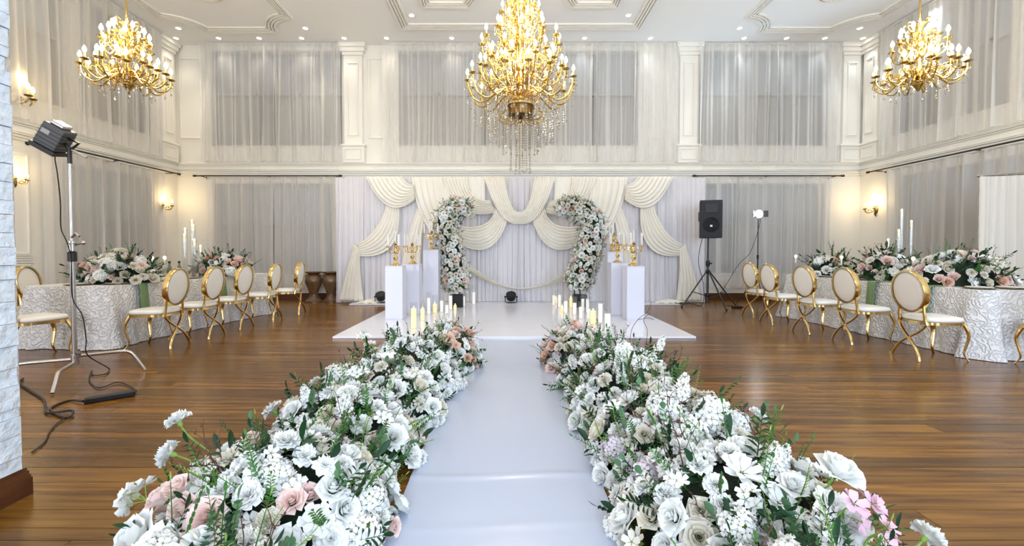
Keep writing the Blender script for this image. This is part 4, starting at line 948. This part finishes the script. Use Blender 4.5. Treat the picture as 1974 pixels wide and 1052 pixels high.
def floret(mb, c, n_, s, np_, q, cup=.25):
    n_ = Vector(n_).normalized(); rot = n_.to_track_quat('Z', 'Y').to_matrix(); a0 = q.uniform(0, 6)
    for k in range(np_):
        a = a0 + 2 * pi * k / np_; b = len(mb.v); hw = pi / np_ * .95
        for (r, da, z) in ((.08, 0, 0), (.55, -hw, cup * .35), (.62, 0, cup * .15), (.55, hw, cup * .35), (.98, -hw * .55, cup * .8), (1.02, 0, cup * .6), (.98, hw * .55, cup * .8)):
            p = Vector((r * s * cos(a + da), r * s * sin(a + da), z * s)); mb.v.append(tuple(Vector(c) + rot @ p))
        for f in ((0, 1, 2), (0, 2, 3), (1, 4, 5, 2), (2, 5, 6, 3)): mb.f.append(tuple(b + i for i in f)); mb.m.append(mb.mi)
def hydrangea_me(name, m_, seed=3, n=58):
    q = random.Random(seed); mb = MB(); ga = pi * (3 - 5 ** .5)
    for i in range(n):
        z = 1 - i / n * 1.35; r = math.sqrt(max(0, 1 - z * z)); a = ga * i; d = Vector((r * cos(a), r * sin(a), z))
        floret(mb, d * q.uniform(.76, .95) + Vector((0, 0, -.2)), d + Vector((q.uniform(-.4, .4), q.uniform(-.4, .4), q.uniform(-.2, .2))), q.uniform(.24, .31), 4, q)
    mb.mi = 1; mb.ball((0, 0, -.25), .62, 8, 5, .9)
    return mb.mesh(name, [m_, 'lime'], angle=80)
def blossom_me(name, m_, seed=4, n=6, eye=None, spread=.8, s=.62, np_=5):
    q = random.Random(seed); mb = MB()
    for i in range(n):
        a = 2 * pi * i / n + q.uniform(-.3, .3); r = spread * q.uniform(.3, 1) if n > 1 else 0; c = Vector((r * cos(a), r * sin(a), q.uniform(-.3, .45) if n > 1 else 0))
        mb.mi = 0; nn = Vector((c.x, c.y, .7)); floret(mb, c, nn, s, np_, q, .45)
        if n < 3: floret(mb, c + Vector((0, 0, .03)), nn, s * .8, np_, q, .7)
        mb.mi = 1; mb.tube([(0, 0, -.9), tuple(c * .6 + Vector((0, 0, -.35))), tuple(c)], .025, 4)
        mb.mi = 2; mb.ball(tuple(c + nn.normalized() * .06), .11 if eye else .07, 6, 4, .8)
    return mb.mesh(name, [m_, 'lime', 'p_eye' if eye else 'lime'], angle=80)
def stock_me(name, m_, seed=5):     # upright flower spike
    q = random.Random(seed); mb = MB()
    mb.mi = 1; mb.tube([(0, 0, -1.2), (0, 0, 1.6)], .035, 5); mb.mi = 0
    for i in range(22):
        z = -.3 + 1.9 * i / 22; a = 2.4 * i; k = .5 - .33 * (i / 22) ** 1.5; c = Vector((k * .8 * cos(a), k * .8 * sin(a), z)); floret(mb, c, (cos(a), sin(a), .5), k * .85, 5, q, .5)
    return mb.mesh(name, [m_, 'lime'], angle=80)
def leaf(mb, p, d, n_, L, W, fold=.15, droop=.2):
    p = Vector(p); d = Vector(d).normalized(); n_ = Vector(n_); s = d.cross(n_).normalized(); n_ = s.cross(d).normalized(); b = len(mb.v)
    for t, wd in ((0, .1), (.25, .75), (.55, 1), (.8, .7), (1, .04)):
        c = p + d * L * t - n_ * droop * L * t * t
        for k in (-1, 0, 1): mb.v.append(tuple(c + s * k * W * .5 * wd + n_ * abs(k) * fold * W * wd))
    for j in range(4):
        for i in range(2): a = b + j * 3 + i; mb.f.append((a, a + 1, a + 4, a + 3)); mb.m.append(mb.mi)
def sprig_me(name, m_, n, L, W, H_, ang=.9, seed=6, stem='leaf', bend=.3):
    q = random.Random(seed); mb = MB(); P = bez((0, 0, -.4), (0, 0, .2), (bend * .3, 0, H_ * .6), (bend, 0, H_), 10); mb.mi = 1; mb.tube(P, [.03 - .002 * i for i in range(11)], 4); mb.mi = 0
    for i in range(n):
        t = .25 + .75 * i / n; k = t * 10; j = min(9, int(k)); c = P[j].lerp(P[j + 1], k - j); T = (P[j + 1] - P[j]).normalized(); sd = 1 if i % 2 else -1; a = q.uniform(-.5, .5)
        side = Vector((0, cos(a), sin(a))) * sd; d = T * cos(ang) + side * sin(ang); leaf(mb, c, d, T.cross(side).cross(d) * -1 + Vector((.2, 0, 0)), L * q.uniform(.8, 1.15) * (1.1 - .4 * t), W * (1.1 - .4 * t))
    leaf(mb, P[-1], (P[-1] - P[-2]), (1, 0, 0), L, W * .8)
    return mb.mesh(name, [m_, stem], angle=80)
def twig_me(seed):
    q = random.Random(seed); mb = MB()
    for k in range(4):
        p = Vector((0, 0, -.3)); d = Vector((q.uniform(-.5, .5), q.uniform(-.5, .5), 1)).normalized(); P = [p.copy()]
        for i in range(9): d = (d + Vector((q.uniform(-.45, .45), q.uniform(-.45, .45), q.uniform(-.15, .1)))).normalized(); p = p + d * .22; P.append(p.copy())
        mb.tube(P, [.022 - .0018 * i for i in range(10)], 4)
        for i in (4, 6, 8): mb.tube([P[i], P[i] + Vector((q.uniform(-.2, .2), q.uniform(-.2, .2), .14))], [.012, .004], 4).ball(P[i] + Vector((0, 0, .03)), .03, 5, 4)
    return mb.mesh('twig', 'twig')
ROSE = [rose_me('rose_head', 'p_white', 1, 1), rose_me('rose_head', 'p_cream', .9, 2)]; BLUSH = [rose_me('rose_head', 'p_blush', .75, 3), rose_me('rose_head', 'p_blush', .95, 4)]; PEACH = rose_me('rose_head', 'p_peach', .9, 8)
CARN = [ruffle_me('carnation_head', 'p_white', 5), ruffle_me('carnation_head', 'p_cream', 6)]; DAHL = ruffle_me('dahlia_head', 'p_white', 7, 6, 1, .04, 14); DAHP = ruffle_me('dahlia_head', 'p_peach', 9, 5, 1, .04, 12)
HYD = [hydrangea_me('hydrangea_head', 'p_white', 10), hydrangea_me('hydrangea_head', 'p_lilac', 11)]; BLO = [blossom_me('blossom_cluster', 'p_white', 12), blossom_me('blossom_cluster', 'p_cream', 13, 7)]; ANEM = blossom_me('anemone_head', 'p_white', 14, 1, True, 0, 1.0, 8)
ORCH = blossom_me('blossom_cluster', 'p_pink', 15, 3, None, .7, .7, 5); STOCK = stock_me('stock_spike', 'p_white'); LILY = blossom_me('lily_head', 'p_white', 16, 1, None, 0, 1.25, 6)
RUSC = sprig_me('leaf_sprig', 'leaf', 22, .32, .12, 2.2, .8, 1); DARK = sprig_me('leaf_sprig', 'leafdark', 16, .5, .2, 1.9, .9, 2); EUC = sprig_me('leaf_sprig', 'euc', 14, .42, .36, 1.8, 1.0, 3); FERN = sprig_me('leaf_sprig', 'lime', 34, .3, .06, 2.2, .9, 4, bend=.6); BIG = sprig_me('leaf_sprig', 'leafdark', 5, .9, .42, 1.2, .8, 5)
TWIG = [twig_me(1), twig_me(2)]
NAMES = {}
for me, nm in [(m_, 'rose') for m_ in ROSE + BLUSH + [PEACH]] + [(m_, 'carnation') for m_ in CARN] + [(DAHL, 'dahlia'), (DAHP, 'dahlia')] + [(m_, 'hydrangea') for m_ in HYD] + [(m_, 'blossom_cluster') for m_ in BLO + [ORCH]] + [(ANEM, 'anemone'), (STOCK, 'flower_spike'), (LILY, 'lily')] + [(m_, 'leaf_sprig') for m_ in (RUSC, DARK, EUC, FERN)] + [(BIG, 'large_leaf_sprig')] + [(m_, 'twig') for m_ in TWIG]: NAMES[me.name] = nm
LBL = {}
for m_ in BLUSH: LBL[m_.name] = 'blush pink rose'
LBL[PEACH.name] = 'peach rose'; LBL[DAHP.name] = 'peach dahlia'; LBL[ORCH.name] = 'pink blossom'
def orient(d, q, tw=None):
    return Vector(d).to_track_quat('Z', 'Y') @ Quaternion((0, 0, 1), q.uniform(0, 6.28) if tw is None else tw)
def stick(me, parent, p, d, s, q, tw=None):
    o = bpy.data.objects.new(NAMES[me.name], me); COL.objects.link(o); o.parent = parent; o.location = p; o.rotation_mode = 'QUATERNION'; o.rotation_quaternion = orient(d, q, tw); o.scale = (s, s, s)
    if me.name in LBL: o['label'] = LBL[me.name]
    return o
def pick(q, mix):
    t = sum(w_ for _, w_ in mix); r = q.uniform(0, t)
    for me, w_ in mix:
        r -= w_
        if r <= 0: return me
    return mix[-1][0]
WH = [(ROSE[0], 3), (ROSE[1], 1), (CARN[0], 3.5), (CARN[1], .8), (DAHL, 1.5), (HYD[0], 2.6), (HYD[1], .4), (BLO[0], 3), (BLO[1], 1), (LILY, .8), (STOCK, 1.2)]
WHB = WH + [(BLUSH[0], 1.3), (BLUSH[1], .8)]
SIZE = {'rose': .052, 'carnation': .055, 'dahlia': .058, 'hydrangea': .078, 'blossom_cluster': .060, 'anemone': .045, 'flower_spike': .075, 'lily': .06, 'leaf_sprig': .11, 'large_leaf_sprig': .10, 'twig': .15}
def dome(x, y, a, b, h, n, nl, mix, label, cat, group, seed, z=0, nt=3, sc=1.0, name='floral_arrangement', extra=(), zlo=.0, greens=None, back=True):
    q = random.Random(seed); t = thing(name, label, cat, (x, y, z), 0, group)
    def lump(u, v):
        A = 2 * pi * u; e = pi / 2 * v; k = .80 + .03 * sin(5 * A + seed) * cos(e); return (a * k * cos(A) * cos(e), b * k * sin(A) * cos(e), max(.002, h * k * sin(e)))
    MB().grid(lump, 24, 8, True).build('moss_base', 'moss', t)
    pts = []; tries = 0
    while len(pts) < n and tries < n * 60:
        tries += 1; zz = q.uniform(zlo, 1) ** .85; A = q.uniform(0, 2 * pi)
        if not back and sin(A) > .55 and zz < .75: continue
        r = math.sqrt(1 - zz * zz); p = Vector((a * r * cos(A), b * r * sin(A), h * zz)); me = pick(q, mix); s = SIZE[NAMES[me.name]] * sc * q.uniform(.82, 1.2)
        if any((p - p2).length < (s + s2) * .72 for p2, s2 in pts): continue
        pts.append((p, s)); nr = Vector((p.x / a ** 2, p.y / b ** 2, p.z / h ** 2)).normalized(); d = (nr + Vector((q.uniform(-.35, .35), q.uniform(-.35, .35), q.uniform(.0, .45)))).normalized()
        p = p * q.uniform(.93, 1.10); p.z = max(p.z, s * (.95 if z else .7))
        if NAMES[me.name] == 'flower_spike': d = (d + Vector((0, 0, .4))).normalized()
        stick(me, t, p, d, s, q)
    gm = greens or [(RUSC, 3), (DARK, 3), (EUC, 1.2), (FERN, 2), (BIG, 1.6)]
    for i in range(nl):
        zz = q.uniform(zlo + .02, 1); A = q.uniform(0, 2 * pi); r = math.sqrt(max(0, 1 - zz * zz)); p = Vector((a * r * cos(A), b * r * sin(A), h * zz)) * .84; me = pick(q, gm); s = SIZE[NAMES[me.name]] * sc * q.uniform(.7, 1.15)
        p.z = max(p.z, .05); nr = Vector((p.x / a ** 2, p.y / b ** 2, p.z / h ** 2)).normalized(); d = (nr + Vector((q.uniform(-.6, .6), q.uniform(-.6, .6), q.uniform(.05, .8)))).normalized(); stick(me, t, p, d, s, q)
    for i in range(nt):
        A = q.uniform(0, 2 * pi); stick(TWIG[i % 2], t, (a * .5 * cos(A), b * .5 * sin(A), h * .75), (cos(A) * .8, sin(A) * .8, .9), SIZE['twig'] * sc * q.uniform(.8, 1.3), q)
    for me, p, d, s in extra: stick(me, t, p, d, s, q)
    # stems for the heads that stand clear of the rest
    mb = MB()
    for me, p, d, s in extra: mb.tube(bez((p[0] * .3, p[1] * .3, p[2] * .4), (p[0] * .6, p[1] * .6, p[2] * .75), tuple(Vector(p) - Vector(d).normalized() * s * 2.2), tuple(Vector(p) - Vector(d).normalized() * s * .5), 8), .004, 5)
    if extra: mb.build('stems', 'lime', t)
    return t
GA, GB_ = 'white flower arrangements left of the aisle', 'white flower arrangements right of the aisle'
UPd = (0, 0, 1)
dome(-.98, 1.30, .40, 0.31, .30, 70, 61, WHB, 'left aisle flower mound nearest the camera, cut by the bottom frame edge', 'flowers', GA, 11, nt=2)
dome(-.98, 1.92, .47, 0.36, .40, 108, 93, WHB, 'left aisle flower mound with blush roses and a leaning carnation, second from camera', 'flowers', GA, 12,
     extra=((CARN[0], (-.50, .08, .47), (-.4, 0, .8), .055), (CARN[0], (-.48, .0, .36), (-.8, -.2, .4), .06), (BLO[0], (-.55, -.12, .24), (-1, 0, .3), .07), (BLUSH[0], (-.18, -.33, .31), (-.1, -.7, .8), .055), (BLUSH[1], (-.08, -.36, .30), (.1, -.8, .6), .055), (BLUSH[0], (-.24, -.28, .35), (-.2, -.4, 1), .052),
            (BLUSH[0], (-.32, -.25, .30), (-.6, -.4, .8), .055), (ROSE[0], (-.20, -.42, .22), (-.1, -1, .5), .068), (ROSE[0], (-.34, -.34, .21), (-.6, -.8, .6), .075), (BLUSH[1], (-.12, -.42, .10), (0, -1, .4), .05), (BLUSH[1], (-.26, -.42, .09), (-.2, -1, .4), .052)))
dome(-.95, 2.60, .42, 0.36, .42, 99, 85, WH, 'left aisle flower mound of white blooms and green leaves, third from the camera', 'flowers', GA, 13, extra=((DAHL, (-.42, 0, .30), (-.8, 0, .6), .065), (BLO[0], (.05, .1, .50), UPd, .06)))
dome(-.90, 3.22, .42, 0.34, .42, 94, 81, WH, 'left aisle flower mound with an anemone and blossom spikes, fourth from the camera', 'flowers', GA, 14, extra=((ANEM, (.0, -.36, .28), (.1, -1, .6), .05), (CARN[0], (-.48, 0, .27), (-1, 0, .6), .055), (HYD[0], (-.3, -.1, .36), (-.4, -.3, 1), .1)))
dome(-.86, 3.85, .42, 0.32, .43, 90, 88, WH, 'left aisle flower mound with tall blossom sprays at its outer side, fifth from the camera', 'flowers', GA, 15, nt=4, extra=((BLO[0], (-.38, 0, .5), (-.3, 0, 1), .06), (BLO[0], (-.34, .05, .4), (-.5, 0, 1), .06), (STOCK, (-.1, 0, .48), UPd, .07)))
dome(-.62, 4.72, .33, .34, .44, 100, 55, [(ROSE[0], 3), (ROSE[1], 2), (CARN[0], 2), (HYD[0], 1), (BLO[0], 2), (PEACH, 1.1), (BLUSH[1], 1), (CARN[1], 1)], 'peach and white flower mound at the stage end of the left row', 'flowers', GA, 16, nt=4, sc=.85, extra=((DAHP, (.06, -.28, .36), (.1, -.8, .7), .07), (DAHP, (.12, -.3, .29), (.3, -.8, .5), .06)))
dome(.98, 1.26, .44, 0.31, .29, 75, 64, WH, 'right aisle flower mound nearest the camera, cut by the bottom frame edge', 'flowers', GB_, 21, nt=2, extra=((ORCH, (.20, .24, .37), (.3, -.6, .7), .062), (ORCH, (.28, .20, .31), (.6, -.6, .7), .05), (CARN[0], (.44, .22, .28), (.8, .1, .6), .052), (LILY, (-.2, -.12, .29), (-.2, -.5, 1), .055)))
dome(.97, 1.88, .47, 0.36, .38, 108, 85, WH, 'right aisle flower mound with an open rose leaning outward, second from the camera', 'flowers', GB_, 22, extra=((ROSE[0], (.30, -.2, .40), (.3, -.3, 1), .068), (ROSE[0], (.22, -.34, .29), (.2, -.9, .6), .06), (DAHL, (.20, -.3, .32), (.2, -.7, .8), .075), (ORCH, (.34, -.3, .33), (.5, -.6, .7), .055)))
dome(.93, 2.52, .43, 0.36, .42, 103, 78, WH, 'right aisle flower mound packed with large white hydrangeas, third from the camera', 'flowers', GB_, 23, extra=((HYD[0], (.0, -.3, .32), (0, -.8, 1), .11), (HYD[0], (.16, -.2, .38), (.2, -.4, 1), .11), (HYD[0], (-.08, -.15, .40), (0, -.3, 1), .10), (CARN[0], (.45, -.1, .33), (.7, 0, .7), .055)))
dome(.92, 3.16, .43, 0.34, .42, 94, 93, WH, 'right aisle flower mound with dark leaf sprays, fourth from the camera', 'flowers', GB_, 24, greens=[(RUSC, 4), (DARK, 4), (BIG, 2), (FERN, 1)])
dome(.92, 3.82, .42, 0.33, .43, 90, 88, WH, 'right aisle flower mound with bare twigs rising behind it, fifth from the camera', 'flowers', GB_, 25, nt=5, extra=((STOCK, (.4, 0, .40), (.4, 0, 1), .07), (HYD[0], (.05, -.2, .40), (0, -.4, 1), .10)))
dome(.74, 4.72, .33, .34, .42, 100, 55, [(ROSE[0], 3), (ROSE[1], 2), (CARN[0], 2), (HYD[0], 1.5), (HYD[1], 1), (BLO[0], 2), (PEACH, .8), (BLUSH[1], .8), (CARN[1], 1)], 'blush and white flower mound at the stage end of the right row', 'flowers', GB_, 26, nt=4, sc=.85, extra=((DAHP, (-.02, -.05, .48), (0, -.3, 1), .05),))
# red-brown curly branch in front of the right plinths
t = thing('bare_branch', 'thin bare curly branch standing before the right plinths', 'branch', (1.55, 5.55, .03)); MB().lathe([(0, 0), (.09, 0), (.08, .02), (0, .025)], 14).build('base', 'twig', t)
for P in (((0, 0, 0), (.02, 0, .2), (.10, 0, .34), (.22, 0, .44), (.27, .02, .56)), ((.1, 0, .34), (.22, 0, .36), (.3, 0, .34)), ((.2, 0, .0), (.22, 0, .2), (.17, 0, .34), (.25, 0, .42))): MB().tube(spline(P, 5), .0032, 5).build('branch', 'twig', t)
# ------------------------------------------------------------------ flower half arches
def half_arch(x, y, path, label, seed):
    t = thing('flower_arch', label, 'flower arch', (x, y, .03), 0, 'curved flower arches'); q = random.Random(seed)
    P = spline([(a, 0, b) for a, b, r in path], 8); Rr = [r for a, b, r in path]; n = len(P); rad = []
    for i in range(n): k = i / (n - 1) * (len(Rr) - 1); j = min(len(Rr) - 2, int(k)); rad.append(Rr[j] + (Rr[j + 1] - Rr[j]) * (k - j))
    MB().tube(P, [r * .74 for r in rad], 14).build('moss_core', 'moss', t)
    mb = MB(); mb.box(-.14, .14, -.12, .12, 0, .26); bevel(mb.build('base_box', 'blackplastic', t, smooth=False), .01)
    for s in (-1, 1): MB().tube([(s * .07 + P[0].x * .5, 0, 0), (P[0].x + s * .05, 0, P[0].z + .1)], .012).build('stand_leg', 'black', t)
    pts = []; tr = 0; mix = [(ROSE[0], 4), (ROSE[1], 4), (CARN[0], 2), (CARN[1], 2), (BLUSH[1], .4), (PEACH, .45), (BLO[1], 2.5), (BLO[0], 1)]
    while len(pts) < 270 and tr < 40000:
        tr += 1; k = q.uniform(0, n - 1.001); j = int(k); c = P[j].lerp(P[j + 1], k - j); T = (P[j + 1] - P[j]).normalized(); r = rad[j]; A = q.uniform(0, 2 * pi); sd = Vector((0, -1, 0)); up = T.cross(sd).normalized(); dr = sd * cos(A) + up * sin(A)
        if cos(A) < -.45: continue
        p = c + dr * r * q.uniform(.85, 1.08); me = pick(q, mix); s = SIZE[NAMES[me.name]] * q.uniform(.7, 1.1)
        if any((p - p2).length < (s + s2) * .74 for p2, s2 in pts): continue
        pts.append((p, s)); stick(me, t, p, dr + Vector((q.uniform(-.3, .3), 0, q.uniform(-.1, .4))), s, q)
    for i in range(210):
        k = q.uniform(0, n - 1.001); j = int(k); c = P[j].lerp(P[j + 1], k - j); T = (P[j + 1] - P[j]).normalized(); A = q.uniform(-2, 2); sd = Vector((0, -1, 0)); dr = sd * cos(A) + T.cross(sd).normalized() * sin(A)
        stick(pick(q, [(RUSC, 2), (DARK, 3), (EUC, 1)]), t, c + dr * rad[j] * .72, dr + Vector((q.uniform(-.7, .7), 0, q.uniform(-.5, .7))), q.uniform(.05, .09), q)
    d = (P[-1] - P[-3]).normalized()
    for i in range(14):
        v = (d + Vector((q.uniform(-.8, .8), q.uniform(-.8, .5), q.uniform(-.8, .8)))).normalized(); stick(pick(q, mix + [(DARK, 4)]), t, P[-1] + v * rad[-1] * .7, v, .05, q)
ay = 9.45; k = ay / 860
def AP(L, x0): return [((px - 975) * k - x0, 1.25 - (py - 480) * k - .03, r) for px, py, r in L]
x0 = (880 - 975) * k
half_arch(x0, ay, AP([(880, 560, .22), (878, 538, .30), (871, 500, .27), (867, 465, .25), (861, 435, .26), (868, 410, .24), (890, 399, .18), (907, 410, .10)], x0), 'curved flower column bending right, left of the stage centre', 31)
x0 = (1118 - 975) * k
half_arch(x0, ay, AP([(1112, 556, .20), (1117, 538, .30), (1128, 505, .28), (1139, 470, .27), (1142, 435, .25), (1128, 410, .24), (1100, 398, .22), (1080, 405, .14)], x0), 'curved flower column bending left, right of the stage centre', 32)
# ------------------------------------------------------------------ centrepieces
CM = [(ROSE[0], 3), (ROSE[1], 3), (CARN[1], 2), (LILY, 1.5), (HYD[0], 1), (BLO[1], 1.5), (BLUSH[0], 1), (BLUSH[1], 1.5), (PEACH, .5)]; GC = 'flower centrepieces on the tables'; zt_ = H + .004; gr = [(DARK, 4), (BIG, 3), (RUSC, 2)]
dome(-5.33, 6.15, .46, .30, .40, 62, 60, CM, 'long low flower centrepiece on the left table behind the chrome stand', 'flowers', GC, 41, zt_, 0, 1.1, 'flower_centrepiece', greens=gr)
dome(-4.98, 7.86, .50, .30, .36, 62, 55, CM + [(BLUSH[0], 2)], 'flower centrepiece on the left table, the far one near the grey curtain', 'flowers', GC, 42, zt_, 0, 1.1, 'flower_centrepiece', greens=gr)
dome(5.62, 7.72, .38, .28, .34, 44, 50, CM, 'smallest flower centrepiece at the far end of the right table', 'flowers', GC, 43, zt_, 0, 1.1, 'flower_centrepiece', greens=gr)
dome(5.70, 6.72, .33, .28, .42, 44, 55, CM, 'tallest flower centrepiece, in the middle of the right table', 'flowers', GC, 44, zt_, 1, 1.1, 'flower_centrepiece', greens=gr)
dome(5.90, 5.80, .58, .32, .40, 70, 70, CM + [(BLUSH[0], 2)], 'widest flower centrepiece at the near end of the right table', 'flowers', GC, 45, zt_, 2, 1.1, 'flower_centrepiece', greens=gr)
